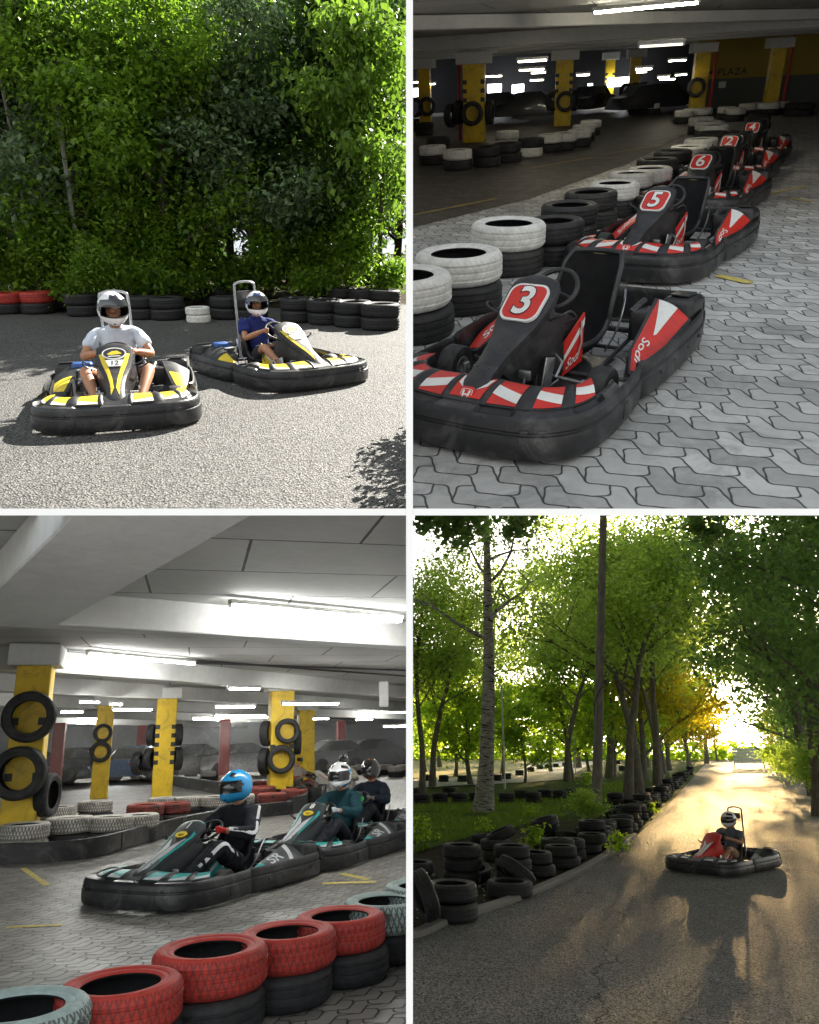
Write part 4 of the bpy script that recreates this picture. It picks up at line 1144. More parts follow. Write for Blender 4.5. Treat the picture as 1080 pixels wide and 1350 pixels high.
        skin_obj('shoe', [[('a', ank + V((0, .0, .01)), .042 * s), ('b', ank + V((0, .03, -.03)), .042 * s), ('c', ank.lerp(toe, .6) + V((0, .0, -.005)), .038 * s), ('d', toe + V((0, .03, .02)), .032 * s)]], st['shoe'], k, 2)
    skin_obj('top', tops, st['top'], k, 3, .012, g, sd)
    skin_obj('trousers' if st['legs'] != 'short' else 'shorts', legs, st['bottom'], k, 3, .012, g * .8, sd + 5)
    if st.get('stripe'):
        for n, sg in (('L', -1), ('R', 1)):
            sh, el, wr = arms[n]; hip, knee, ank, toe = kn[n]
            def ribbon(pts, rad, w, out):
                c = cr(pts, 6); rr = cr([(r, 0, 0) for r in rad], 6); mb = MB()
                def fn(u, v):
                    i = min(int(u * (len(c) - 1)), len(c) - 1); p = c[i]; t = (c[min(i + 1, len(c) - 1)] - c[max(i - 1, 0)]).normalized()
                    o = (out - out.dot(t) * t).normalized(); q = t.cross(o); a = (v - .5) * w / rr[i].x
                    return p + (o * math.cos(a) + q * math.sin(a)) * (rr[i].x)
                mb.grid(fn, len(c) - 1, 4); return mb
            ribbon([sh + V((0, 0, .01)), sh.lerp(el, .5), el, el.lerp(wr, .5), el.lerp(wr, .88)], [.092, .083, .076, .068, .057], .04, V((sg, .1, .35))).build('sleeve_stripe', [st['stripe']], k, 60, recalc=False)
            ribbon([hip.lerp(knee, .35), hip.lerp(knee, .7), knee, knee.lerp(ank, .5), ank], [.108, .10, .085, .076, .062], .04, V((sg, .1, .5))).build('trouser_stripe', [st['stripe']], k, 60, recalc=False)
    if st.get('logo'):
        mb = MB(); sh, el, wr = arms['L']; c0 = sh.lerp(el, .35)
        for q in range(3): mb.tube([c0 + V((-.085 - .004 * abs(a - 3), -.02 + .016 * a * (1 - q * .2) - .03, .03 + .03 * math.sin(a * 1.3 + q))) for a in range(6)], .004, 5)
        mb.build('arm_logo', [mat('green_print', (.05, .6, .08), .5)], k)
    hy = st.get('head_yaw', 0.0)
    helmet(k, hd + V((0, .012, .015)), hy, st.get('head_pitch', -.08), st['helmet'])
    if st['helmet'].get('visor') == 'up':
        Mh = Matrix.Translation(hd + V((0, .012, .0))) @ Matrix.Rotation(hy, 4, 'Z')
        for sg in (-1, 1):
            mb = MB(); mb.lathe([(0, .011), (.008, .008), (.011, 0), (.008, -.008), (0, -.011)], 10, 0, Mh @ Matrix.Translation((sg * .03, .072 * s, .045)))
            mb.build('eye', [M_EYE], b)
            mb = MB(); mb.tube([Mh @ V((sg * .012, .085 * s, .062)), Mh @ V((sg * .03, .086 * s, .067)), Mh @ V((sg * .05, .078 * s, .06))], .004, 6); mb.build('eyebrow', [M_PAD], b)
        mb = MB(); mb.tube([Mh @ V((-.02, .088 * s, -.012)), Mh @ V((0, .092 * s, -.014)), Mh @ V((.02, .088 * s, -.012))], .005, 6); mb.build('mouth', [mat('lips', (.35, .12, .09), .5)], b)
    return k

# ================================================================== the indoor race (lower left)
def barrier(pts, h, label, m=None, th=.05, clips=(), name='barrier', joints=2.0):
    P = cr([(x, y, 0) for x, y in pts], 6); mb = MB(); rings = []
    for i, p in enumerate(P):
        t = (P[min(i + 1, len(P) - 1)] - P[max(i - 1, 0)]).normalized(); n = V((-t.y, t.x, 0))
        rings.append([p + n * th / 2 + V((0, 0, .01)), p + n * th / 2 + V((0, 0, h - .01)), p + n * th * .3 + V((0, 0, h)), p - n * th * .3 + V((0, 0, h)), p - n * th / 2 + V((0, 0, h - .01)), p - n * th / 2 + V((0, 0, .01))])
    mb.loft(rings)
    L = 0
    for i in range(1, len(P)):
        L += (P[i] - P[i - 1]).length
        if L > joints:
            L = 0; t = (P[i] - P[i - 1]).normalized()
            mb.box(P[i] + V((0, 0, h * .5)), (.06, th + .012, h * .94), 0, Matrix.Rotation(math.atan2(t.y, t.x), 4, 'Z'), .003)
    o = mb.build(name, [m or M_SCUFF], None, 30); put(o, (0, 0, 0)); tag(o, label, 'barrier', 'track barriers of the indoor race')
    for c in clips: clip(o, *c)
    return o
def build_BL():
    use('BL')
    Lc = (0, -1); B = (1, -1); H = 2.95
    fl = paving_mat('polished_block_paving', .21, (.26, .25, .225), (.028, .026, .024), .55, rot=-.5, wet=.12)
    sheet('floor', [(-22, 3.0), (24, 3.0), (24, 62), (-22, 62)], fl, 0, clips=(Lc,))
    ce = sheet('ceiling', [(-22, 2.6), (24, 2.6), (24, 62), (-22, 62)][::-1], M_CEIL, H, clips=(Lc, B))
    ce.data.transform(Matrix.Identity(4))
    # yellow floor lines
    ym = mat('yellow_floor_paint', (.62, .50, .12), .7, var=.2, dirt=(.25, .25, .24, .8), scale=14)
    def line(a, b, w, z=.004):
        p, q = at(*a), at(*b); d = (q - p).normalized(); n = V((-d.y, d.x, 0)) * w / 2
        sheet('floor_line', [(p + n)[:2], (q + n)[:2], (q - n)[:2], (p - n)[:2]], ym, z, clips=(Lc,))
    line((8, 1223), (80, 1220), .07); line((30, 1145), (62, 1167), .07); line((425, 1165), (496, 1163), .1); line((450, 1152), (486, 1160), .08)
    # foreground stacks
    g = 'painted tyres stacked along the near edge of the indoor track'
    for i, (px, py, ms, s) in enumerate([(24, 1312, (T_BLOCK, T_MINT), .95), (166, 1274, (T_BLOCK, T_RED), .90), (280, 1237, (T_BLOCK, T_RED), .95), (376, 1212, (T_BLOCK, T_RED), .90), (449, 1192, (T_BLOCK, T_RED), .90), (508, 1173, (T_BLOCK, T_MINT), .90), (556, 1158, (T_BLOCK, T_MINT), .95)]):
        stack(at(px, py, .41), ms, ['the pale green stack at the near left', 'the red stack right of the pale green one', 'the largest red stack in the near row', 'the red stack third from the left', 'the farthest red stack of the near row', 'the pale stack behind the last red one', 'the last pale stack'][i], g, s, clips=(Lc,) if i > 4 else ())
    # karts and drivers
    teal = dict(accent=M_TEAL, second=M_SILV, stripe='teal', plate='dot', nose=M_GREY, front=M_TEAL, steer=.25, number='1')
    gk = 'dark grey and teal race karts'
    gd = 'drivers racing indoors'
    def race(pos, yaw, style, klab, st, dlab, clips=(), s=.94, gg=gk):
        kk = make_kart(style, klab, gg); put(kk, (*pos, 0), yaw, s)
        dd = driver(dlab, dict(st, scale=1.19, lean=.05), gd); put(dd, (*pos, 0), yaw, s)
        for c in clips: clip(kk, *c); clip(dd, *c)
        return kk, dd
    blk = cloth('black_jacket_cloth', (.022, .024, .03)); dtr = cloth('dark_trousers', (.02, .022, .028)); navy = cloth('navy_cloth', (.02, .028, .045))
    shoe = mat('dark_shoe', (.03, .03, .035), .6)
    race((.28, 8.75), 2.40, teal, 'dark kart with teal and silver stickers leading the indoor race',
         dict(top=blk, bottom=dtr, sleeve='long', legs='long', shoe=shoe, glove=mat('red_glove', (.6, .02, .02), .7), stripe=cloth('white_stripe_cloth', (.7, .7, .72)), head_yaw=-.15, seed=3,
              helmet=dict(main=M_GLOSSB, cols=[M_GLOSSK, M_GLOSSW], visor='down', marks=[(20, 50, 40, 58, -8, 0)], size=1.38)), 'person in a bright blue helmet, black jacket with white sleeve stripe, red gloves')
    race((1.72, 10.35), 2.46, dict(teal, number='8', steer=.1), 'dark kart with teal and silver stickers, second in the indoor race',
         dict(top=cloth('teal_black_suit', (.015, .06, .075)), bottom=dtr, sleeve='long', legs='long', shoe=shoe, glove=mat('pale_glove', (.55, .58, .62), .7), logo=True, head_yaw=.2, seed=8,
              helmet=dict(main=M_GLOSSW, cols=[M_GLOSSK, M_GLOSSB], visor='down', marks=[(70, 150, 20, 34, 20, 1), (30, 80, 34, 50, -10, 0), (40, 100, -45, -30, 10, 1), (100, 150, -10, 6, 0, 0)], size=1.36)), 'person in a white, black and blue helmet and pale gloves, second of the race', (Lc,))
    race((2.55, 12.2), 2.5, dict(teal, number='5', steer=.0), 'dark kart third in the indoor race, half behind the second',
         dict(top=navy, bottom=dtr, sleeve='long', legs='long', shoe=shoe, glove=mat('grey_glove', (.2, .2, .19), .7), head_yaw=.45, seed=11,
              helmet=dict(main=M_GLOSSK, cols=[M_GLOSSO, M_GLOSSW], visor='down', marks=[(0, 60, -56, -38, 0, 0), (60, 110, -50, -30, 10, 0), (10, 30, 60, 72, 0, 0)], size=1.32)), 'person in a black and orange helmet and dark clothes, third of the race', (Lc,))
    far_style = dict(accent=M_RED, second=M_WHITE, stripe='teal', plate='none', nose=M_WHITE, front=M_TEAL)
    p = far(404, 1006, 21.5); race((p.x, p.y), -2.3, far_style, 'small distant kart driven by the person in yellow',
         dict(top=cloth('pale_jacket', (.5, .45, .42)), bottom=cloth('grey_trousers', (.25, .24, .22)), sleeve='long', legs='long', shoe=shoe, glove=blk, head_yaw=.0, stripe=cloth('red_stripe_cloth', (.5, .04, .03)),
              helmet=dict(main=M_GLOSSY, cols=[M_GLOSSK], visor='down')), 'distant person in a yellow helmet and pale red jacket', gg='distant karts of the indoor race')
    p = far(452, 1006, 19.5); race((p.x, p.y), 2.9, far_style, 'small distant kart half hidden behind the white helmet',
         dict(top=cloth('cream_jacket', (.5, .47, .38)), bottom=cloth('grey_trousers', (.25, .24, .22)), sleeve='long', legs='long', shoe=shoe, glove=blk, head_yaw=.0,
              helmet=dict(main=M_GLOSSK, cols=[M_GLOSSW], visor='down', marks=[(20, 60, 40, 60, 0, 0)])), 'distant person in a black helmet and cream jacket', gg='distant karts of the indoor race')
    # barriers
    def path(l, z=0): return [at(x, y, z)[:2] for x, y in l]
    barrier(path([(-40, 1145), (8, 1141), (60, 1139), (125, 1131), (190, 1112), (250, 1096), (330, 1080), (385, 1074)]), .26, 'black barrier curving from the near left pillar behind the leading kart')
    barrier(path([(385, 1074), (404, 1068), (402, 1056), (390, 1048)]), .34, 'black rounded barrier end with tyres behind the leading driver')
    barrier(path([(173, 1024), (190, 1029), (240, 1038), (300, 1050), (345, 1060), (372, 1062)]), .36, 'black barrier of the middle island under the squared pillar')
    barrier(path([(-30, 1004), (60, 1006), (120, 1007), (180, 1008), (240, 1009)]), .5, 'far black barrier before the plastic curtain on the left')
    barrier(path([(378, 1062), (400, 1064), (424, 1064)]), .42, 'short black barrier right of the tyre pillar')
    barrier(path([(180, 1020), (260, 1016), (340, 1013), (520, 1016), (545, 1016)]), .35, 'far low barrier across the back of the track', clips=(Lc,))
    # tyres behind the barriers
    gi = 'worn painted tyres lying behind the barrier'
    wn, rd = T_WORN, T_PINK
    for i, (px, py, m, s) in enumerate([(33, 1097, wn, 1.05), (92, 1090, wn, 1.1), (145, 1087, wn, 1.05), (182, 1082, wn, 1.0), (75, 1070, wn, 1.0), (127, 1064, wn, 1.05), (192, 1069, rd, 1.05), (228, 1065, rd, 1.0), (250, 1057, wn, 1.0), (285, 1056, wn, 1.0), (315, 1054, wn, 1.0), (345, 1045, rd, 1.1), (372, 1038, wn, 1.05), (360, 1052, rd, 1.0), (388, 1046, rd, 1.0), (215, 1058, wn, 1.0)]):
        q = at(px, py, .3)
        stack(q, (T_BLOCK, m) if i > 0 else (wn, m), f'the {NTH[i]} stack behind the curved barrier', gi, s, clips=())
    for i, (px, py, m) in enumerate([(190, 1003, wn), (205, 1007, wn), (228, 1010, wn), (252, 1013, wn), (275, 1018, wn), (262, 1006, rd), (290, 1010, wn), (318, 1022, wn), (300, 1024, wn), (330, 1030, wn), (235, 1003, wn), (345, 1032, rd), (310, 1008, wn)]):
        stack(at(px, py, .36), (T_BLOCK, m), f'the {NTH[i]} stack in the middle island', 'tyres in the middle island', 1.0)
    for i, px in enumerate([440, 462, 476, 492, 508, 522, 532]):
        stack(at(px, 1008 + (i % 2) * 2, .4), (T_BLOCK, wn), f'the {NTH[i]} stack in the far right row', 'far tyre row on the right', 1.0, clips=(Lc,) if i > 4 else ())
    # pillars with tyres
    X = Matrix.Rotation(R(90), 4, 'X'); gp = 'yellow pillars of the indoor track'
    P0 = at(22, 1122)
    pillar(P0, .48, .48, 2.62, 'big yellow pillar at the near left with two upright tyres', gp, marks=(1.02, 1.80), rz=.04, cap=(.3, .32), wide=.24)
    gt = 'upright tyres strapped on the pillars of the indoor track'
    tyre((P0.x + .05, P0.y - .42, 1.86), T_BLOCK, 'upper upright tyre on the near left pillar', gt, 1.18, X, rz=.1)
    tyre((P0.x + .0, P0.y - .44, 1.08), T_BLOCK, 'lower upright tyre on the near left pillar', gt, 1.20, X, rz=-.05)
    tyre((P0.x + .34, P0.y - .02, .75), T_BLOCK, 'upright tyre half hidden on the right side of the near left pillar', gt, 1.0, X, rz=1.35)
    def pl(px, Y, w, lab, mk=(), ts=()):
        q = far(px, 984, Y); q = V((q.x, q.y, 0))
        pillar(q, w * 1.1, w * 1.1, 2.60, lab, gp, marks=mk, rz=.06, cap=(.3, .28), wide=.22)
        for (dx, dy, z, rz, s, l) in ts: tyre((q.x + dx, q.y + dy, z), T_BLOCK, l, gt, s, X, rz=rz)
    pl(370, 19.4, .5, 'yellow pillar ringed with tyres behind the leading driver', (1.3,), [(.12, -.38, 1.66, 0, .95, 'upper front tyre on the ringed pillar'), (-.02, -.38, 1.02, 0, 1.05, 'lower front tyre on the ringed pillar'), (-.36, -.1, 1.62, 1.2, .95, 'upper left tyre on the ringed pillar'), (-.38, -.1, .98, 1.2, 1.0, 'lower left tyre on the ringed pillar'), (.40, 0, 1.4, 1.5, .95, 'right side tyre on the ringed pillar')])
    pl(217, 21.8, .46, 'yellow pillar with black squares and side tyres in the island', (1.0, 1.22, 1.44, 1.66, 1.88), [(-.34, -.1, 1.68, 1.4, .9, 'upper left tyre on the squared pillar'), (.34, -.1, 1.68, 1.7, .9, 'upper right tyre on the squared pillar'), (-.36, -.1, 1.08, 1.35, .95, 'lower left tyre on the squared pillar'), (.36, -.1, 1.08, 1.75, .95, 'lower right tyre on the squared pillar'), (-.62, .0, 1.0, 1.2, .95, 'outer left tyre beside the squared pillar')])
    pl(136, 25, .42, 'thin yellow pillar with two small tyres far on the left', (), [(0, -.33, 1.82, 0, .85, 'upper tyre on the thin far left pillar'), (-.02, -.33, 1.3, 0, .95, 'lower tyre on the thin far left pillar')])
    pl(403, 31, .55, 'plain yellow pillar behind the ringed one')
    # ceiling beams
    gb = 'white beams under the ceiling of the indoor track'
    def beam(a, b, w, h, lab, z=None):
        a, b = V((*a, 0)), V((*b, 0)); c = (a + b) / 2; d = b - a
        concrete_piece('beam', lab, 'beam', (c.x, c.y, (z or H) - h / 2 - .002), (d.length, w, h), M_BEAM, clips=(Lc, B), rz=math.atan2(d.y, d.x), group=gb)
    zb = H - .35
    r0, r1, l0 = at(325, 684, zb), at(93, 815, zb), at(92, 684, zb)
    d = (r1 - r0).normalized(); n = V((-d.y, d.x, 0)); wd = abs((l0 - r0).dot(n)); n = n if (l0 - r0).dot(n) > 0 else -n
    m0 = r0 + n * wd / 2
    beam((m0 - d * 1.5)[:2], (m0 + d * ((r1 - r0).length + .5))[:2], wd, .35, 'wide slanting beam overhead from the near left pillar')
    for i, (pa, pb) in enumerate([((95, 824), (535, 852)), ((240, 898), (535, 919)), ((240, 922), (535, 937)), ((240, 938), (535, 948)), ((240, 949), (535, 957)), ((240, 957), (535, 963))]):
        qa, qb = at(*pa, zb), at(*pb, zb); dd = (qb - qa).normalized(); nn = V((-dd.y, dd.x, 0)) * .17
        qa, qb = qa - dd * (6 + i * 3) + nn, qb + dd * (3 + i) + nn
        beam(qa[:2], qb[:2], .34, .352 + .003 * i, f'{NTH[i]} white cross beam from the front')
    # lamps
    gl = 'long tube lamps of the indoor track'
    def lp(px0, py0, px1, py1, pw, lab, twin=False):
        z = H - .1
        a, b = at(px0, py0, z), at(px1, py1, z); c = (a + b) / 2; dd = b - a
        lamp(c, dd.length, math.atan2(dd.y, dd.x), lab, pw, gl, (1, 1, .97), clips=(Lc,), twin=twin)
    lp(306, 797, 527, 817, 12, 'long bright tube lamp nearest overhead on the right', True)
    lp(117, 861, 255, 874, 14, 'long tube lamp with cable behind the first beam', True)
    for i, (px, py, w, Y) in enumerate([(322, 907, 40, 15), (310, 931, 50, 18), (410, 927, 78, 17), (275, 947, 36, 25), (423, 947, 22, 26), (523, 957, 40, 22), (175, 935, 45, 20), (95, 938, 24, 22), (265, 946, 20, 24), (118, 925, 22, 19), (153, 928, 14, 20), (60, 930, 20, 18), (340, 945, 25, 30), (480, 948, 24, 28)]):
        q = far(px, py, Y); ln = w * Y / 1000
        lamp((q.x, q.y, min(q.z, H - .1)), ln, .28, f'{NTH[i]} smaller tube lamp towards the back of the hall', 28, gl, (1, 1, .95), clips=(Lc,))
    for i, (a, b) in enumerate([((90, 858), (540, 892)), ((255, 874), (540, 884))]):
        p, q = at(*a, H - .03), at(*b, H - .03); mb = MB(); mb.tube([p, p.lerp(q, .5), q], .02, 6)
        o = mb.build('cable_duct', [M_DSTEEL]); put(o, (0, 0, 0)); tag(o, ['grey cable duct', 'thin grey cable'][i] + ' under the ceiling behind the first beam', 'cable'); clip(o, *Lc)
    q = far(506, 915, 11); concrete_piece('hanging_sign', 'white blank sign hanging from the ceiling on the right', 'sign', q, (.14, .02, .36), M_BEAM)
    # plastic curtain, hall behind it
    t = NT('clear_plastic_sheet'); co = t.obj()
    mp = t.n('ShaderNodeMapping'); mp.inputs['Scale'].default_value = (1, 1, .35); t.l(co, mp.inputs[0])
    nz = t.noise(mp.outputs[0], 1.3, 5, .6, dist=2.0)
    nm = t.bump(nz, .8, .12)
    gl_ = t.n('ShaderNodeBsdfGlossy'); gl_.inputs['Roughness'].default_value = .12; t.l(nm, gl_.inputs['Normal'])
    df = t.n('ShaderNodeBsdfTranslucent'); df.inputs[0].default_value = (.85, .88, .92, 1)
    dd_ = t.n('ShaderNodeBsdfDiffuse'); dd_.inputs[0].default_value = (.7, .75, .82, 1)
    tp = t.n('ShaderNodeBsdfTransparent')
    m1 = t.n('ShaderNodeMixShader'); m1.inputs[0].default_value = .5; t.l(gl_.outputs[0], m1.inputs[1]); t.l(dd_.outputs[0], m1.inputs[2])
    m2 = t.n('ShaderNodeMixShader'); m2.inputs[0].default_value = .17; t.l(tp.outputs[0], m2.inputs[1]); t.l(m1.outputs[0], m2.inputs[2]); t.l(m2.outputs[0], t.out.inputs[0])
    mb = MB(); mb.grid(lambda u, v: (lerp(-16, 20, u), 31 + .3 * math.sin(u * 40) * .3 + .5 * u * 6, lerp(.25, 2.3, v)), 80, 6)
    o = mb.build('plastic_curtain', [t.m], None, 60); put(o, (0, 0, 0)); tag(o, 'clear crinkled plastic curtain closing off the back of the hall', 'curtain'); clip(o, *Lc)
    cm = [mat('silver_car_paint', (.35, .36, .38), .3, .5, coat=.6), mat('dark_blue_car_paint', (.03, .04, .07), .25, coat=.8), mat('dark_grey_car_paint', (.08, .08, .09), .3, coat=.7), mat('bright_blue_car_paint', (.03, .2, .5), .3, coat=.7), mat('white_car_paint', (.65, .66, .68), .3, coat=.7)]
    gls = mat('car_window_glass', (.02, .025, .03), .1, coat=1)
    for i, (px, ci, Y, rz, lab) in enumerate([(50, 1, 36, .1, 'dark blue car parked at the far left behind the curtain'), (110, 1, 37, .2, 'second dark car behind the curtain, left'), (185, 3, 38, 1.2, 'bright blue car behind the curtain'), (262, 2, 37, .2, 'dark grey car behind the curtain in the middle'), (325, 0, 37, .1, 'silver car behind the curtain near the tyre pillar'), (450, 0, 38, .2, 'silver car behind the curtain on the right'), (500, 2, 38, 0, 'dark grey car behind the curtain at far right')]):
        q = far(px, 990, Y); k = empty('parked_car', lab, 'car', 'parked cars behind the plastic curtain')
        mb = MB(); rings = []
        for (x, z0, z1) in [(-2.1, .35, .65), (-2.0, .22, .9), (-1.3, .2, .98), (0, .2, 1.0), (1.0, .2, .98), (1.9, .22, .82), (2.1, .35, .6)]:
            rings.append([(x, -.85, z0), (x, -.88, (z0 + z1) / 2), (x, -.74, z1), (x, .74, z1), (x, .88, (z0 + z1) / 2), (x, .85, z0)])
        mb.loft(rings); mb.build('car_body', [cm[ci]], k, 40)
        mb = MB(); mb.loft([[(x, -w_, z0_), (x, w_, z0_), (x, w_ * .86, z1_), (x, -w_ * .86, z1_)] for x, w_, z0_, z1_ in [(-1.5, .72, .97, .99), (-.9, .74, .97, 1.4), (.2, .74, .97, 1.45), (1.1, .7, .95, 1.0)]]); mb.build('car_windows', [gls], k, 30)
        mb = MB(); mb.box((-.3, 0, 1.44), (1.1, 1.2, .04), 0, None, .015); mb.build('car_roof', [cm[ci]], k, 30)
        for wy in (-.6, .6):
            mb = MB(); mb.box((2.02, wy, .62), (.12, .34, .13), 0, None, .03); mb.build('headlight', [M_SILV], k, 30)
            mb = MB(); mb.box((-2.02, wy, .72), (.1, .3, .13), 0, None, .03); mb.build('tail_light', [M_RED], k, 30)
        for wx in (-1.3, 1.3):
            for wy in (-.82, .82):
                mb = MB(); mb.lathe([(0, -.1), (.31, -.1), (.33, -.06), (.33, .06), (.31, .1), (0, .1)], 20, 0, Matrix.Translation((wx, wy, .33)) @ Matrix.Rotation(R(90), 4, 'X')); mb.build('wheel', [M_RUB], k, 30)
        put(k, (q.x, q.y, 0), rz); clip(k, *Lc)
    for i, (px, Y, lab) in enumerate([(77, 33.5, 'red pillar behind the curtain on the left'), (296, 33.5, 'red pillar behind the curtain in the middle'), (186, 40, 'small red pillar behind the curtain'), (450, 40, 'red pillar behind the curtain on the right')]):
        q = far(px, 984, Y); pillar((q.x, q.y, 0), .42, .42, 2.4, lab, 'red pillars behind the curtain', red=True, cap=None)
    concrete_piece('back_wall', 'pale back wall of the indoor hall', 'wall', (2, 60, H / 2), (48, .3, H), concrete('pale_wall', (.4, .41, .43)), clips=(Lc,))
    concrete_piece('side_wall', 'left side wall of the indoor hall', 'wall', (-21, 32, H / 2), (.3, 58, H), concrete('pale_wall', (.4, .41, .43)), clips=(Lc,))
    # more lamps of the same rows, over the parked cars
    for i in range(4):
        lamp((-11 + i * 7, 42, H - .1), 4.0, .1, f'{NTH[i]} lamp over the parked cars', 75, 'lamps over the parked cars', (1, 1, .95), clips=(Lc,))

# ------------------------------------------------------------------ trees and plants
def leaf_faces(mb, p, size, rnd, mi=0, droop=0.0, up=None):
    """one folded leaf"""
    a = rnd.uniform(0, 6.283); el = rnd.uniform(-1.0, .7) - droop
    d = V((math.cos(a) * math.cos(el), math.sin(a) * math.cos(el), math.sin(el)))
    n = V((rnd.gauss(0, .6), rnd.gauss(0, .6), 1.0)); s = d.cross(n).normalized(); n = s.cross(d).normalized()
    L = size * rnd.uniform(.5, 1.45); W = L * rnd.uniform(.24, .38)
    o = len(mb.v)
    mb.v += [p, p + d * L * .5 + s * W + n * W * .35, p + d * L, p + d * L * .5 - s * W + n * W * .35]
    mb.f.append([o, o + 1, o + 2, o + 3]); mb.m.append(mi)
def grow(rnd, base, h, r0, lean=(0, 0), forks=5, spread=.5, low=.3, crook=.06, depth=2, limb=.45):
    """trunk and limb centre lines: [(points, radii)], and the tips where leaves sit"""
    out = []; tips = []
    pts = [V(base)]; n = 9; d = V((lean[0], lean[1], 1)).normalized()
    for i in range(n):
        d = (d + V((rnd.gauss(0, crook), rnd.gauss(0, crook), .05))).normalized(); pts.append(pts[-1] + d * h / n)
    rr = [r0 * (1 - .82 * (i / n)) * (1.35 if i == 0 else 1) for i in range(n + 1)]
    out.append((pts, rr)); tips.append(pts[-1])
    def branch(p, d, L, r, lev):
        q = [p]; m = 5
        for i in range(m):
            d = (d + V((rnd.gauss(0, .16), rnd.gauss(0, .16), rnd.gauss(.05, .1)))).normalized(); q.append(q[-1] + d * L / m)
            if i >= 1: tips.append(q[-1])
        out.append((q, [max(.006, r * (1 - .8 * i / m)) for i in range(m + 1)]))
        if lev > 0:
            for k in range(3):
                j = rnd.randint(1, m - 1); a = rnd.uniform(0, 6.28)
                branch(q[j], (d + V((math.cos(a), math.sin(a), rnd.uniform(-.2, .6))) * .9).normalized(), L * rnd.uniform(.4, .65), r * .5, lev - 1)
    for k in range(forks):
        t = lerp(low, .97, (k + rnd.random()) / forks); j = min(n - 1, int(t * n)); p = pts[j].lerp(pts[j + 1], t * n - j)
        a = rnd.uniform(0, 6.28)
        branch(p, V((math.cos(a), math.sin(a), rnd.uniform(.25, .9))).normalized(), h * spread * (1.15 - t * .7) * rnd.uniform(.7, 1.2) * limb / .45, r0 * .45 * (1.1 - t), depth - 1)
    return out, tips
_kinds = {}
def tree_kind(key, seed, h, r0, leaves, size, bark, leafm, sigma=.45, seg=8, droop=.2, **kw):
    rnd = random.Random(seed)
    lines, tips = grow(rnd, (0, 0, -.1), h, r0, **kw)
    mb = MB()
    for i, (pts, rr) in enumerate(lines):
        if i == 0: pts2 = cr(pts, 2); rr2 = [x.x for x in cr([(r, 0, 0) for r in rr], 2)]; mb.tube(pts2, rr2, 14)
        else: mb.tube(pts, rr, 5 if rr[0] < .03 else seg)
    tm = mb.mesh('trunk', [bark], 60, recalc=False)
    mb = MB(); rnd2 = random.Random(seed + 1)
    wt = [rnd2.random() ** 2 + .15 for _ in tips]; tot = sum(wt)
    for p, w_ in zip(tips, wt):
        n = int(leaves * w_ / tot); sg = sigma * rnd2.uniform(.5, 1.2)
        for _ in range(n):
            q = p + V((rnd2.gauss(0, sg), rnd2.gauss(0, sg), rnd2.gauss(0, sg * .55)))
            if q.z > .15: leaf_faces(mb, q, size, rnd2, 0, droop)
    cm = mb.mesh('crown', [leafm], 0, recalc=False)
    _kinds[key] = (tm, cm)
def tree(key, p, label, s=1.0, rz=None, group=None, clips=(), name='tree', cat='tree', tilt=None, mat_=None):
    tm, cm = _kinds[key]
    k = empty(name, label, cat, group)
    a = bpy.data.objects.new('trunk', tm); link(a); a.parent = k
    b = bpy.data.objects.new('crown', cm); link(b); b.parent = k
    put(k, p, random.uniform(0, 6.28) if rz is None else rz, s, tilt)
    for c in clips: clip(k, *c)
    return k
def bark_mat(name, c, c2, marks=False):
    t = NT(name); co = t.obj(); mp = t.n('ShaderNodeMapping'); mp.inputs['Scale'].default_value = (6, 6, 1.2) if not marks else (2, 2, 9); t.l(co, mp.inputs[0])
    n = t.noise(mp.outputs[0], 2.5, 6, .7)
    col = t.ramp(n, [(.3, c2), (.62, c)])
    if marks: col = t.mix(t.ramp(t.noise(mp.outputs[0], 1.6, 3, .6, dist=.6), [(.56, (0, 0, 0)), (.62, (1, 1, 1))]), col, (.03, .028, .025))
    t.bsdf(col, .85, 0, t.bump(n, .8, .03), .2); return t.m
def asphalt(name, dark, light, scale=95, patch=None, rough=.7):
    t = NT(name); co = t.obj()
    vo = t.n('ShaderNodeTexVoronoi'); vo.inputs['Scale'].default_value = scale; t.l(co, vo.inputs['Vector'])
    v = t.math('ADD', t.math('MULTIPLY', vo.outputs['Color'], .55), t.math('MULTIPLY', t.noise(co, scale * .6, 3, .7), .5))
    col = t.ramp(v, [(.34, dark), (.52, tuple((a + b) / 2 for a, b in zip(dark, light))), (.75, light)])
    col = t.mix(t.ramp(t.noise(co, .6, 6, .7, dist=.8), [(.4, (0, 0, 0)), (.7, (.35, .35, .35))]), col, tuple(a * .7 + b * .1 for a, b in zip(dark, light)))
    if patch:
        cr_ = t.n('ShaderNodeTexVoronoi', feature='DISTANCE_TO_EDGE'); cr_.inputs['Scale'].default_value = .22
        wv = t.n('ShaderNodeVectorMath', operation='ADD'); t.l(co, wv.inputs[0]); nv = t.n('ShaderNodeTexNoise'); nv.inputs['Scale'].default_value = 1.5; t.l(co, nv.inputs['Vector']); t.l(nv.outputs[1], wv.inputs[1]); t.l(wv.outputs[0], cr_.inputs['Vector'])
        col = t.mix(t.math('MULTIPLY', t.math('LESS_THAN', cr_.outputs[0], .0022), .7), col, (.02, .02, .018))
    h = t.math('ADD', vo.outputs['Distance'], t.math('MULTIPLY', t.noise(co, scale * 1.7, 3, .6), .6))
    t.bsdf(col, rough, 0, t.bump(h, 1.0, .02), .5 if rough < .75 else .3)
    return t.m

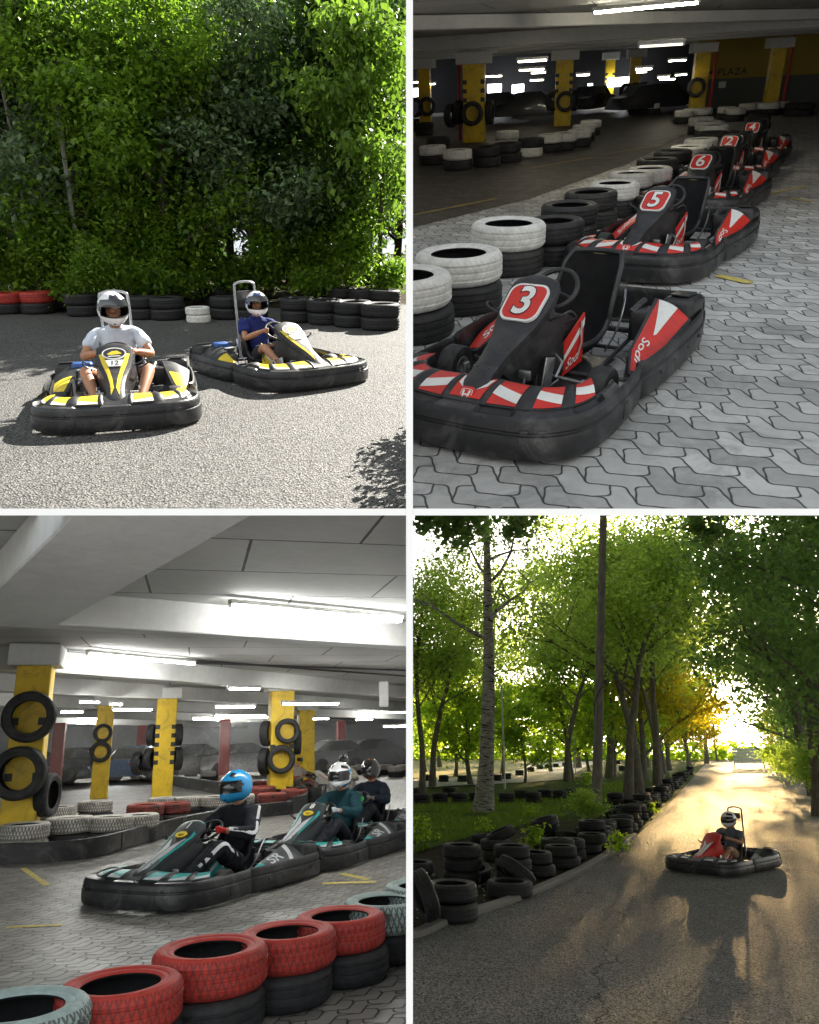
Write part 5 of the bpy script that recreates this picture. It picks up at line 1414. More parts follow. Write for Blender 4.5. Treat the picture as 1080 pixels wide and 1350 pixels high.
# ================================================================== the sunny track (upper left)
def build_TL():
    use('TL')
    Lc = (0, -1); B = (1, 1)
    road = asphalt('pale_stone_asphalt', (0.008, 0.008, 0.01), (0.211, 0.203, 0.187), 62)
    sheet('track', [(-14, 4), (6, 4), (6, 19.5), (-14, 19.5)], road, 0, clips=(B,))
    soil = NT('leaf_litter_soil'); co = soil.obj()
    soil.bsdf(soil.ramp(soil.noise(co, 9, 6, .8), [(.35, (.03, .025, .015)), (.6, (.10, .08, .045)), (.75, (.06, .09, .03))]), .95, 0, soil.bump(soil.noise(co, 14, 6, .8), 1, .08), .1)
    mb = MB(); mb.grid(lambda u, v: (lerp(-30, 14, u), lerp(19.3, 70, v), -.02 + .1 * noise.noise(V((u * 20, v * 20, 0))) + .02), 60, 60)
    o = mb.build('ground', [soil.m], None, 60, recalc=False); put(o, (0, 0, 0)); tag(o, None, None, None, 'structure'); clip(o, *Lc)
    sheet('ground', [(-40, 3.8), (20, 3.8), (20, 71), (-40, 71)], soil.m, -.03, clips=(B,))
    # karts
    yl = dict(accent=M_YEL, second=M_WHITE, stripe='yellow', plate='oval', hoop=True, hoopm=mat('grey_hoop', (.35, .36, .38), .4, .6), front=M_YEL, podc=M_YEL)
    g = 'black and yellow karts on the sunny track'
    k1 = make_kart(dict(yl, number='12', tank=mat('blue_tank', (.03, .09, .3), .4)), 'black and yellow kart number 12 nearest on the sunny track', g); put(k1, (-.73, 8.45, 0), 3.17, .97)
    k2 = make_kart(dict(yl, number='2', steer=.3, tank=mat('blue_tank', (.03, .09, .3), .4)), 'black and yellow kart number 2 behind, with grey roll hoop', g); put(k2, (1.0, 9.9, 0), 3.55, .97)
    skin = M_SKINT
    d1 = driver('person in a white helmet, white T-shirt and shorts driving kart 12', dict(top=cloth('white_tshirt', (.62, .68, .78)), bottom=cloth('dark_shorts', (.03, .03, .04)), sleeve='short', legs='short', shoe=mat('beige_shoe', (.45, .38, .22), .7), skin=M_SKINT, head_yaw=.25, head_pitch=-.18, elbow=1, knee=.27, scale=1.17, lean=.08, seed=2,
        helmet=dict(main=M_GLOSSW, cols=[M_GLOSSK, M_GLOSSB], visor='up', marks=[(0, 30, 44, 66, 6, 0), (60, 130, 5, 25, 14, 0), (90, 150, -25, -10, 8, 0)], size=1.32)), 'drivers on the sunny track')
    put(d1, (-.73, 8.45, 0), 3.17, .97)
    d2 = driver('child in a white and navy helmet, blue T-shirt and black gloves in kart 2', dict(top=cloth('blue_tshirt', (.02, .03, .15)), bottom=cloth('dark_shorts', (.03, .03, .04)), sleeve='short', legs='short', shoe=mat('dark_shoe', (.03, .03, .035), .6), skin=M_SKINT, head_yaw=-.3, scale=1.0, seed=6,
        helmet=dict(main=M_GLOSSW, cols=[M_NAVY, M_GLOSSB], visor='up', marks=[(0, 40, 40, 66, 6, 0), (50, 120, 8, 30, 14, 0), (80, 150, -30, -12, 8, 0)], size=1.22)), 'drivers on the sunny track')
    put(d2, (1.0, 9.9, 0), 3.55, .97)
    # tyre wall at the track edge
    K = T_OLD; red, wh = T_PINK, T_MINT
    gt = 'tyres along the edge of the sunny track'
    for i, (px, py, ms, lab, s) in enumerate([(12, 413, (K, T_RED), 'the stack at the far left', 1.15), (53, 413, (K, T_RED), 'the second stack from the left', 1.2), (85, 408, (K,), 'third place from the left', 1.1), (112, 416, (K, K), 'the dark stack left of the white helmet', 1.2), (140, 414, (K, K), 'the dark stack behind the white helmet', 1.2), (262, 425, (T_WHITE, T_WHITE), 'the pale stack between the two karts', .78), (160, 419, (K, K), 'the dark stack right behind the white helmet', 1.15), (190, 420, (K, K), 'the dark stack by the hoop of kart 12', 1.15), (222, 421, (K, K), 'the dark stack midway between the karts', 1.15), (300, 420, (K, K), 'the dark stack just left of the child', 1.15), (332, 421, (K, K), 'the dark stack behind the child', 1.15), (395, 424, (K, K), 'the front dark stack right of kart 2', 1.2), (430, 427, (K, K), 'the second front dark stack right of kart 2', 1.2), (466, 430, (K, K), 'the third front dark stack right of kart 2', 1.2), (502, 434, (K, K), 'the fourth front dark stack right of kart 2', 1.2),
                                            (25, 385, (K, K), 'the back stack at the far left', 1.15), (70, 384, (K, K), 'the back stack, second from the left', 1.15), (8, 392, (K, K, K), 'the tall dark stack behind the far left one', 1.1), (175, 390, (K, K), 'the dark stack behind the roll hoop of kart 12', 1.2), (205, 398, (K, K), 'the dark stack right of the hoop of kart 12', 1.2), (232, 396, (K, K), 'the dark stack left of the pale one', 1.2), (290, 402, (K, K), 'the dark stack right of the pale one', 1.2), (318, 402, (K, K), 'the dark stack left of kart 2', 1.2),
                                            (420, 404, (K, K), 'the first dark stack right of kart 2', 1.2), (450, 406, (K, K), 'the second dark stack right of kart 2', 1.2), (480, 408, (K, K), 'the third dark stack right of kart 2', 1.2), (508, 410, (K, K), 'the fourth dark stack right of kart 2', 1.2), (400, 376, (K, K), 'the first shaded stack farther back on the right', 1.1), (440, 374, (K, K), 'the second shaded stack farther back on the right', 1.1), (478, 376, (K, K), 'the third shaded stack farther back on the right', 1.1), (512, 378, (K, K), 'the fourth shaded stack farther back on the right', 1.1), (140, 360, (K, K), 'the shaded stack behind the rubber belt', 1.2), (262, 372, (K, K), 'the shaded stack behind the pale one', 1.1)]):
        stack(at(px, py), ms, lab, gt, s)
    # long rubber belts in front of the stacks
    rub = mat('dark_rubber_belt', (.012, .012, .013), .6, bump=.4, bscale=30)
    for l, h, lab in (([(118, 380), (160, 378), (215, 384)], .6, 'black rubber belt barrier lying over tyres behind kart 12'),):
        o = barrier([at(x, y)[:2] for x, y in l], h, lab, rub, .1, clips=(Lc,)); o['group'] = 'rubber belts at the edge of the sunny track'
    # trees
    bark = bark_mat('grey_brown_bark', (.10, .085, .07), (.025, .02, .018)); pale = bark_mat('pale_bark', (.34, .32, .28), (.12, .11, .10))
    lf1 = leaf_mat('fresh_green_leaves', (0.036, 0.101, 0.006), (0.187, 0.317, 0.022), .5); lf2 = leaf_mat('dark_green_leaves', (0.012, 0.039, 0.006), (0.066, 0.132, 0.022), .4); lf3 = leaf_mat('silver_green_leaves', (0.038, 0.075, 0.03), (0.15, 0.225, 0.098), .3); lf4 = leaf_mat('yellow_green_leaves', (0.048, 0.104, 0.01), (0.16, 0.272, 0.024), .45)
    tree_kind('a', 11, 6.4, .10, 17000, .125, bark, lf1, .42, forks=13, low=.12, spread=.42)
    tree_kind('b', 12, 6.8, .11, 17000, .12, bark, lf2, .45, forks=13, low=.10, spread=.45)
    tree_kind('c', 13, 5.6, .08, 12000, .13, pale, lf3, .40, forks=12, low=.12, spread=.42)
    tree_kind('d', 14, 5.6, .07, 9000, .16, bark, lf4, .40, forks=11, low=.15, spread=.40, droop=.6)
    tree_kind('e', 15, 1.5, .03, 3500, .10, bark, lf1, .22, forks=8, low=.1, spread=.6)
    gt = 'leafy trees behind the sunny track'
    L = [('c', 40, 21, 1.15, 'silver green tree at the far left edge'), ('a', 110, 20.8, 1.0, 'bright green tree left of centre, over the red tyres'), ('a', 210, 20.2, 1.02, 'bright green tree behind the white helmet'), ('b', 165, 23.5, 1.15, 'dark green tree behind the bright ones, left'),
         ('a', 262, 21.5, 1.1, 'bright green tree with forked dark trunk between the karts'), ('c', 330, 20.8, 1.12, 'silver leaved tree behind kart 2'), ('b', 395, 21.5, 1.05, 'dark green tree behind and right of kart 2'), ('b', 460, 20.8, 1.05, 'dark green tree near the right edge'),
         ('d', 500, 18.8, 1.05, 'yellow green tree with drooping leaves at the right edge'), ('b', 60, 25, 1.2, 'dark tree behind the silver one, far left'), ('b', 300, 26, 1.3, 'tall dark tree in the second row, centre'), ('b', 420, 26, 1.35, 'tall dark tree in the second row, right'), ('a', 350, 25, 1.25, 'bright green treetop in the second row, centre right'), ('b', 520, 25, 1.3, 'dark tree in the second row at the right edge'),
         ('c', 0, 23, 1.2, 'silver green tree cut by the left edge'), ('b', 220, 28, 1.45, 'tall dark tree in the back row, left of centre'), ('b', 100, 29, 1.45, 'tall dark tree in the back row, left'), ('b', 0, 30, 1.5, 'tall dark tree in the back row at the left edge'), ('a', 480, 30, 1.5, 'tall green tree in the back row, right')]
    for i, (kd, px, Y, s, lab) in enumerate(L):
        q = far(px, 300, Y)
        tree(kd, (q.x, q.y, 0), lab, s, rz=i * 1.7, group=gt, clips=(Lc,) if px > 380 else ())
    gs = 'low bushes under the trees'
    for i, (kd, px, Y, s, lab) in enumerate([('e', 100, 18.6, .9, 'small bush beside the belt, left'), ('e', 200, 19.6, 1.2, 'sunlit bush behind the rubber belt'), ('e', 228, 20, 1.0, 'sunlit bush right of the belt'), ('e', 330, 19.8, 1.1, 'bush behind the child driver'), ('e', 420, 19.2, 1.0, 'shaded bush right of kart 2'), ('e', 490, 18.9, 1.2, 'bush at the right edge'), ('e', 40, 19.8, 1.3, 'bush at the left behind the tyres'), ('e', 150, 21, 1.4, 'bush under the bright green tree'), ('e', 280, 20.5, 1.2, 'bush at the foot of the forked tree'), ('e', 375, 20.5, 1.3, 'bush under the silver tree'), ('e', 455, 20.8, 1.4, 'bush under the dark right tree'), ('e', 10, 20.5, 1.4, 'bush at the left edge')]):
        q = far(px, 320, Y); tree(kd, (q.x, q.y, 0), lab, s, rz=i * 2.1, group=gs, clips=(Lc,) if px > 450 else (), name='bush', cat='bush')
    # far wood behind
    rnd = random.Random(5); mb = MB()
    for i in range(42000):
        x = rnd.uniform(-22, 2.0 + 0); z = 13 * rnd.random() ** 1.5; y = 34 + rnd.uniform(0, 5) + 1.2 * math.sin(x * .8 + z * .5)
        leaf_faces(mb, V((x, y, z)), .42, rnd)
    o = mb.build('far_wood', [lf2], None, 0, recalc=False); put(o, (0, 0, 0)); tag(o, 'dense dark wood far behind the trees', 'wood', None, 'stuff'); clip(o, *Lc)
    # unseen shrubs added to throw leaf shade on the right of the track
    tree_kind('s', 21, 2.0, .03, 2600, .12, bark, lf2, .25, forks=9, low=.2, spread=.7)
    tree_kind('s2', 22, .8, .02, 700, .10, bark, lf2, .16, forks=8, low=.1, spread=.9)
    for i, (px, Y, s) in enumerate([(566, 5.1, .85), (560, 6.0, .85), (572, 6.5, .8)]):
        q = far(px, 400, Y); tree('s2', (q.x, q.y, 0), 'unseen low shrub right of the frame, added to throw leafy shade', s, rz=i, group='unseen shrubs added right of the sunny track', name='shrub', cat='shrub', clips=((0, 1),))
    # white pole by the child's kart: chequered marshal post
    for i, (px, py, lab) in enumerate([(60, 190, 'pale trunk at the left'), ]):
        pass
    mb = MB(); mb.box((0, 0, 4.0), (.12, .1, 1.0), 0, None, .01); mb.tube([(0, 0, 0), (0, 0, 4.5)], .05, 8)
    q = far(98, 300, 19.8); o = mb.build('pole', [mat('weathered_grey_wood', (.28, .27, .24), .8)]); put(o, (q.x, q.y, 0)); tag(o, 'grey post showing among the leaves on the left', 'post')
    # low white rail far back on the right
    mb = MB(); mb.tube([(0, 0, .62), (6, 0, .62)], .06, 8)
    for x in (0, 1.5, 3, 4.5): mb.tube([(x, 0, 0), (x, 0, .62)], .04, 6)
    q = at(405, 352); o = mb.build('rail', [mat('pale_rail', (.6, .6, .56), .6)]); put(o, q, -.05); tag(o, 'pale low rail far behind the tyres on the right', 'rail'); clip(o, *Lc)

# ================================================================== the evening track (lower right)
def build_BR():
    use('BR')
    R_ = (0, 1); B = (1, -1)
    road = asphalt('evening_asphalt', (.04, .04, .038), (.33, .325, .31), 60, True, .85)
    soil = NT('bare_verge_soil'); co = soil.obj()
    sp = soil.n('ShaderNodeSeparateXYZ'); soil.l(co, sp.inputs[0])
    zone = soil.n('ShaderNodeMapRange'); zone.inputs[1].default_value = 26; zone.inputs[2].default_value = 34; soil.l(soil.math('ADD', sp.outputs[1], soil.math('MULTIPLY', soil.noise(co, .5, 4), 10)), zone.inputs[0])
    scol = soil.ramp(soil.noise(co, 7, 7, .8), [(.35, (.025, .022, .016)), (.6, (.08, .068, .05)), (.8, (.2, .18, .15))])
    gcol = soil.ramp(soil.noise(co, 2, 6, .8), [(.35, (.03, .05, .01)), (.7, (.08, .13, .02))])
    soil.bsdf(soil.mix(zone.outputs[0], scol, gcol), .95, 0, soil.bump(soil.noise(co, 22, 6, .8), 1, .06), .1)
    sheet('ground', [(-60, 3.5), (80, 3.5), (80, 260), (-60, 260)], soil.m, -.012, clips=(R_,))
    # road: left kerb line and right edge read off the ground
    lf = [at(x, y) for x, y in [(545, 1238), (600, 1216), (700, 1182), (790, 1139), (840, 1102), (875, 1068), (905, 1035), (925, 1012), (938, 1000)]]
    rt = [at(x, y) for x, y in [(1040, 1000), (1055, 1010), (1085, 1030)]]
    poly = [(lf[0].x - 1.0, 3.6), (lf[0].x - .4, lf[0].y - 1.2)] + [(p.x, p.y) for p in lf] + [(p.x, p.y) for p in rt] + [(rt[-1].x + 1.5, 18), (7, 10), (6, 3.6)]
    mb = MB(); b = bmesh.new(); vs = [b.verts.new((x, y, 0)) for x, y in poly]; f = b.faces.new(vs); bmesh.ops.triangulate(b, faces=[f]); b.verts.index_update()
    mb.add([v.co.copy() for v in b.verts], [[v.index for v in f.verts] for f in b.faces]); b.free()
    o = mb.up().build('road', [road], None, 0, recalc=False); put(o, (0, 0, .0)); tag(o, None, None, None, 'structure'); clip(o, *R_)
    kerbm = concrete('kerb_concrete', (.22, .21, .19))
    kp = cr([(lf[0].x - 1.0, lf[0].y - 1.0, 0)] + [V((p.x, p.y, 0)) for p in lf[:5]], 6)
    mb = MB(); rings = []
    for i, p in enumerate(kp):
        t = (kp[min(i + 1, len(kp) - 1)] - kp[max(i - 1, 0)]).normalized(); n = V((-t.y, t.x, 0))
        rings.append([p + V((0, 0, -.05)), p + V((0, 0, .05)), p + n * .02 + V((0, 0, .07)), p + n * .16 + V((0, 0, .07)), p + n * .18 + V((0, 0, -.05))])
    mb.loft(rings); o = mb.build('kerb', [kerbm], None, 30); put(o, (0, 0, 0)); tag(o, None, None, None, 'structure'); clip(o, *R_)
    # second track loop on the left, lawns
    lawn = NT('lawn_soil'); co = lawn.obj(); lawn.bsdf(lawn.ramp(lawn.noise(co, 3, 6, .7), [(.3, (.03, .055, .01)), (.7, (.09, .14, .02))]), .95, 0, lawn.bump(lawn.noise(co, 30, 5, .8), .3, .01), .1)
    lp = [at(x, y) for x, y in [(530, 1130), (640, 1098), (720, 1085), (800, 1056), (850, 1034), (846, 1026), (800, 1034), (740, 1048), (545, 1058), (500, 1062)]]
    mb = MB(); b = bmesh.new(); f = b.faces.new([b.verts.new((p.x, p.y, 0)) for p in lp]); bmesh.ops.triangulate(b, faces=[f]); b.verts.index_update(); mb.add([v.co.copy() for v in b.verts], [[v.index for v in f.verts] for f in b.faces]); b.free()
    o = mb.up().build('lawn', [lawn.m], None, 0, recalc=False); put(o, (0, 0, .012)); tag(o, None, None, None, 'structure'); clip(o, *R_)
    far_road = asphalt('pale_far_asphalt', (.18, .18, .18), (.42, .42, .42), 60)
    p4_ = [at(x, y) for x, y in [(500, 1042), (700, 1032), (745, 1028), (775, 1010), (800, 1004), (700, 1006), (690, 1014), (640, 1024), (500, 1030)]]
    mb = MB(); b = bmesh.new(); f = b.faces.new([b.verts.new((p.x, p.y, 0)) for p in p4_]); bmesh.ops.triangulate(b, faces=[f]); b.verts.index_update(); mb.add([v.co.copy() for v in b.verts], [[v.index for v in f.verts] for f in b.faces]); b.free()
    o = mb.up().build('far_track', [far_road], None, 0, recalc=False); put(o, (0, 0, .05)); tag(o, None, None, None, 'structure'); clip(o, *R_)
    l2 = [at(x, y) for x, y in [(500, 1028), (640, 1022), (690, 1012), (700, 1004), (790, 1000), (500, 996)]]
    sheet('lawn', [(p.x, p.y) for p in l2], lawn.m, .025, clips=(R_,))
    # grass blades
    gm = leaf_mat('grass_blades', (.05, .10, .012), (.20, .30, .03), .5, 2.0)
    rnd = random.Random(3); mb = MB()
    def inside(x, y, poly):
        c = False; j = len(poly) - 1
        for i in range(len(poly)):
            if (poly[i].y > y) != (poly[j].y > y) and x < (poly[j].x - poly[i].x) * (y - poly[i].y) / (poly[j].y - poly[i].y) + poly[i].x: c = not c
            j = i
        return c
    x0, x1 = min(p.x for p in lp), max(p.x for p in lp); y0, y1 = min(p.y for p in lp), max(p.y for p in lp)
    n = 0; tries = 0
    while n < 26000 and tries < 200000:
        tries += 1
        y = y0 + (y1 - y0) * rnd.random() ** 2.2; x = rnd.uniform(x0, x1)
        if not inside(x, y, lp) or noise.noise(V((x * .5, y * .5, 1))) < -.28: continue
        if x < at(541, 1100 if y < 20 else 1040).x * y / max(y, 1) * .0 - 100: continue
        n += 1; h = rnd.uniform(.05, .13) * (1 + y * .012); a = rnd.uniform(0, 6.28); w = .006 * (1 + y * .06); L = rnd.uniform(0, .6) * h
        o_ = len(mb.v); mb.v += [V((x - w * math.cos(a), y - w * math.sin(a), 0)), V((x + w * math.cos(a), y + w * math.sin(a), 0)), V((x + L * math.sin(a), y + L * math.cos(a), h))]; mb.f.append([o_, o_ + 1, o_ + 2]); mb.m.append(0)
    o = mb.build('grass', [gm], None, 0, recalc=False); put(o, (0, 0, 0)); tag(o, 'short green grass on the verge left of the road', 'grass', None, 'stuff'); clip(o, *R_)
    # kart and driver
    k = make_kart(dict(accent=M_RED, second=M_WHITE, stripe='none', plate='none', nose=M_RED, hoop=True, steer=.2, front=M_BLACK, podc=mat('silver_pod', (.4, .4, .42), .4, .5)), 'small red and white kart with a roll hoop on the sunlit road', None)
    pos = (1.55, 16.9, 0); put(k, pos, 2.58, .92)
    d = driver('person in a white and black helmet and grey T-shirt driving the red kart', dict(top=cloth('grey_tshirt', (.13, .15, .18)), bottom=cloth('tan_shorts', (.35, .24, .14)), sleeve='short', legs='short', shoe=mat('dark_shoe', (.03, .03, .035), .6), skin=M_SKINT, head_yaw=-.1, scale=1.05, seed=4,
        helmet=dict(main=M_GLOSSW, cols=[M_GLOSSK, M_NAVY], visor='down', marks=[(20, 80, 34, 52, -12, 0), (50, 110, -8, 8, 10, 0), (80, 160, -40, -20, 6, 1)], size=1.25)))
    put(d, pos, 2.58, .92)
    # tyres on the verge
    K = T_OLD
    gt = 'old tyres lining the left side of the road'
    rows = [((592, 1163), 2, 1.12, 'the double stack nearest on the left'), ((607, 1112), 3, 1.05, 'the tall stack by the birch'), ((655, 1106), 2, 1.0, 'the stack behind the tall one'), ((640, 1100), 1, 1.0, 'the place beside the birch'), ((550, 1135), 2, 1.0, 'the stack cut by the partition'), ((668, 1160), 1, 1.15, 'the flat tyre in the gap'),
            ((733, 1105), 2, 1.1, 'the stack left of the pole foot'), ((720, 1085), 2, 1.0, 'the stack before the lawn'), ((778, 1090), 2, 1.05, 'the stack in front of the pole'), ((800, 1082), 2, .95, 'the stack just right of the pole'), ((812, 1045), 2, 1.1, 'the stack at the foot of the pole, behind'), ((817, 1067), 2, 1.0, 'the stack right behind the pole stack')]
    for i, ((px, py), n, s, lab) in enumerate(rows):
        z = .2 * n * s
        q = at(px, py, z) if z < 1.9 else at(px, py)
        if py < 1000: q = at(px, py + 16)
        stack(q, (K,) * n, lab, gt, s, jit=.05, clips=(R_,) if px < 600 else ())
    edge = cr([V((p.x, p.y, 0)) for p in lf[2:]], 12); acc = 0; cnt = 0
    for i in range(1, len(edge)):
        d_ = edge[i] - edge[i - 1]; acc += d_.length
        if edge[i].y < 10.8 or edge[i].y > 75: acc = 0; continue
        if acc > .82:
            acc = 0; n_ = V((-d_.y, d_.x, 0)).normalized(); n_ = n_ if n_.x < 0 else -n_
            j = cnt; p_ = edge[i] + n_ * (.55 + random.uniform(-.12, .18))
            if edge[i].y < 13.2 and cnt % 2: cnt += 1; continue
            stack(p_, (K,) * (2 if (cnt * 7) % 5 else 3), f'the {nth(cnt)} stack along the road edge', gt, 1.0, jit=.07)
            if cnt % 3 == 0: tyre(p_ + n_ * .72 + V((0, 0, .12)), K, f'black tyre lying behind the {nth(cnt)} stack of the road edge', gt, 1.0, Matrix.Rotation(random.uniform(-.3, .3), 4, 'X'))
            cnt += 1
    q = at(680, 1150, .25); tyre(q, K, 'black tyre leaning on the flat one in the gap', gt, 1.1, Matrix.Rotation(R(38), 4, 'Y'), rz=.6)
    q = at(660, 1100, .45); tyre(q, K, 'black tyre tipped on top behind the tall stack', gt, 1.0, Matrix.Rotation(R(-22), 4, 'Y'), rz=.2)
    q = at(718, 1084, .62); tyre(q, K, 'black tyre tipped on top of the stack before the lawn', gt, 1.0, Matrix.Rotation(R(-14), 4, 'Y'), rz=.2)
    q = at(560, 1180, .42); tyre(q, K, 'black tyre standing on edge by the partition', gt, 1.0, Matrix.Rotation(R(70), 4, 'Y'), rz=.5, clips=(R_,))
    for i, (px, py, n) in enumerate([(556, 1047, 2), (580, 1046, 2), (606, 1046, 2), (628, 1045, 2), (668, 1046, 2), (688, 1042, 2), (703, 1045, 2), (718, 1041, 2), (738, 1042, 2), (752, 1040, 2), (545, 1040, 2), (592, 1038, 2)]):
        stack(at(px, py, .4), (K,) * n, f'the {NTH[i]} stack in the row between lawn and far track', 'tyre row beyond the lawn', 1.05, clips=(R_,) if px < 560 else ())
    for i, (px, py) in enumerate([(560, 1022), (585, 1023), (610, 1023), (655, 1022), (668, 1020), (685, 1016), (700, 1012), (712, 1009), (722, 1008), (733, 1007), (745, 1006), (806, 1012), (820, 1010), (815, 1003)]):
        stack(at(px, py, .4), (K,) * 2, f'the {NTH[i]} small stack beyond the far track', 'far tyre row on the left', 1.1)
    for i, (px, py) in enumerate([(1040, 997), (1048, 1001), (1056, 1005), (1066, 1008), (1076, 1012)]):
        stack(at(px, py, .2), (K,) * 2, f'the {NTH[i]} stack on the right edge of the road', 'tyres on the right of the road', 1.1)
    # pebbles
    rnd = random.Random(9); mb = MB()
    for i in range(900):
        a = rnd.random(); px, py = lerp(560, 880, a) + rnd.uniform(-15, 25), lerp(1205, 1060, a) + rnd.uniform(-22, 8)
        p = at(px, py); r = rnd.uniform(.008, .03)
        M = Matrix.Translation(p) @ Matrix.Rotation(rnd.uniform(0, 6), 4, 'Z') @ Matrix.Diagonal((1, .7, .5, 1))
        mb.lathe([(0, -r), (r * .8, -r * .6), (r, 0), (r * .7, r * .7), (0, r)], 6, 0, M)
    o = mb.build('pebbles', [concrete('pebble_stone', (.35, .33, .30))], None, 40, recalc=False); put(o, (0, 0, 0)); tag(o, 'loose pebbles and grit along the kerb', 'pebbles', None, 'stuff'); clip(o, *R_)
    # pole
    mb = MB(); mb.tube([(0, 0, -.1), (0, 0, 4), (0, 0, 8), (0, 0, 13)], [.17, .15, .135, .12], 14)
    q = at(786, 1078); o = empty('utility_pole', 'tall grey utility pole standing on the verge by the road', 'pole'); mb.build('shaft', [bark_mat('weathered_pole_wood', (.27, .26, .235), (.13, .12, .11))], o, 60)
    mb = MB(); mb.tube(cr([(.15, -.05, 4.3), (.28, -.1, 4.45), (.3, -.1, 4.3), (.18, -.12, 4.2), (.05, -.18, 4.1), (-.12, -.14, 3.7), (-.14, -.12, 3.2)], 5), .015, 6); mb.box((.2, -.1, 4.35), (.1, .08, .14), 0, None, .02)
    mb.build('cable_loop', [M_BLACK], o); put(o, q, 0, 1, Matrix.Rotation(R(5.5), 4, 'Y'))
    # trees
    birch = bark_mat('birch_bark', (.42, .41, .37), (.10, .095, .09), True); bark = bark_mat('dark_bark', (.20, .18, .15), (.07, .06, .05))
    lg = leaf_mat('evening_green_leaves', (0.1, 0.2, 0.025), (0.4, 0.55, 0.088), .6, .6); ly = leaf_mat('backlit_yellow_leaves', (.16, .20, .01), (.50, .42, .02), .65, .4); ld = leaf_mat('deep_green_leaves', (0.039, 0.104, 0.026), (0.182, 0.325, 0.065), .5, .6); lm = leaf_mat('meadow_green_leaves', (.12, .24, .01), (.38, .55, .04), .6, .4)  # yellow leaves carry the low sun's backlight in their colour
    tree_kind('birch', 31, 14.5, .30, 9000, .15, birch, lg, 1.0, forks=12, low=.38, spread=.36, crook=.03, lean=(.0, .0), limb=.45)
    tree_kind('f', 32, 13, .18, 12000, .21, bark, lg, 1.1, forks=13, low=.33, spread=.42)
    tree_kind('g', 33, 12, .20, 12000, .21, bark, lg, 1.0, forks=13, low=.33, spread=.45, crook=.1)
    tree_kind('y', 34, 8, .16, 11000, .20, bark, ly, .6, forks=12, low=.12, spread=.45)
    tree_kind('r', 35, 11, .25, 15000, .20, bark, ld, .75, forks=15, low=.12, spread=.42)
    tree_kind('m', 36, 6, .12, 8000, .20, bark, lm, .5, forks=12, low=.12, spread=.5)
    q = at(637, 1072)
    tree('birch', q, 'big pale barked birch with dark scars standing on the lawn', 1.0, rz=.6, name='birch', clips=(R_,), tilt=Matrix.Rotation(R(6), 4, 'Y') @ Matrix.Rotation(.6, 4, 'Z'))
    gt = 'trees along the evening track'
    L = [('f', 556, 36, .85, 'green tree at the left edge behind the birch'), ('g', 745, 55, 1.1, 'green tree beyond the far track left of the pole'), ('g', 822, 36, 1.05, 'forked tree right of the pole'), ('g', 838, 40, 1.15, 'second dark trunked tree right of the pole'),
         ('f', 862, 44, 1.15, 'leaning tree among those right of the pole'), ('f', 866, 54, 1.2, 'tree at the left side of the road, middle distance'), ('f', 872, 72, 1.25, 'tall tree at the left side of the road, farther on'), ('g', 800, 62, 1.4, 'tall tree filling the gap right of the pole'), ('y', 906, 112, 1.5, 'glowing yellow tree at the left of the road end'),
         ('y', 944, 140, 1.1, 'glowing yellow tree beyond the end of the road'), ('y', 880, 84, 1.5, 'tall yellow green tree behind the road end'), ('y', 1016, 140, .9, 'glowing yellow tree right of the white gate'), ('r', 1070, 30, 1.05, 'huge dark tree on the right edge'), ('r', 1066, 42, 1.15, 'dark tree on the right of the road'), ('r', 1068, 60, 1.2, 'dark tree farther down on the right'), ('f', 1044, 84, 1.3, 'green tree at the far right side of the road'),
         ('r', 1100, 24, 1.0, 'dark tree at the right margin nearest the viewer'), ('m', 600, 62, 1.3, 'bright meadow green tree far left'), ('m', 660, 68, 1.2, 'bright green tree beyond the far track'), ('m', 725, 75, 1.3, 'bright green tree far behind the pole on the left'), ('m', 775, 78, 1.3, 'bright green tree just beside the pole, far off'), ('m', 560, 72, 1.4, 'bright green tree at the far left edge'), ('m', 690, 52, .8, 'small bright green tree past the tyre row'), ('f', 640, 90, 1.6, 'tall pale tree in the far background, left'), ('f', 850, 95, 1.7, 'tall tree in the far background behind the trunks'), ('g', 570, 45, .95, 'green tree left of the birch, farther back'), ('y', 845, 60, 1.5, 'golden tree over the tyre row'), ('r', 1030, 112, 1.3, 'dark tree beyond the gate on the right'), ('y', 926, 168, 1.75, 'golden tree across the end of the road, left'), ('y', 1036, 172, 1.6, 'golden tree across the end of the road, right'), ('m', 620, 48, 1.3, 'bright green bushy tree behind the birch trunk'), ('m', 750, 58, 1.5, 'bright bushy tree just left of the pole'), ('m', 805, 66, 1.6, 'bright bushy tree between pole and trunks'), ('m', 840, 74, 1.7, 'bright bushy tree behind the leaning trunks'), ('m', 875, 88, 1.7, 'bright bushy tree far along the road'), ('m', 580, 90, 2.0, 'pale green bushy tree at the far left'), ('y', 905, 95, 1.1, 'low golden bushy tree near the road end'), ('f', 760, 90, 2.0, 'very tall tree in the background by the pole'), ('f', 930, 120, 1.6, 'tall hazy tree beyond the yellow ones')]
    for i, (kd, px, Y, s, lab) in enumerate(L):
        q = far(px, 985, Y); tree(kd, (q.x, q.y, 0), lab, s, rz=i * 1.3 + .4, group=gt, clips=(R_,) if px < 640 else ())
    # hanging leaves near the top left
    tree_kind('w', 41, 1.1, .012, 260, .17, bark, ld, .16, forks=6, low=.35, spread=.4)
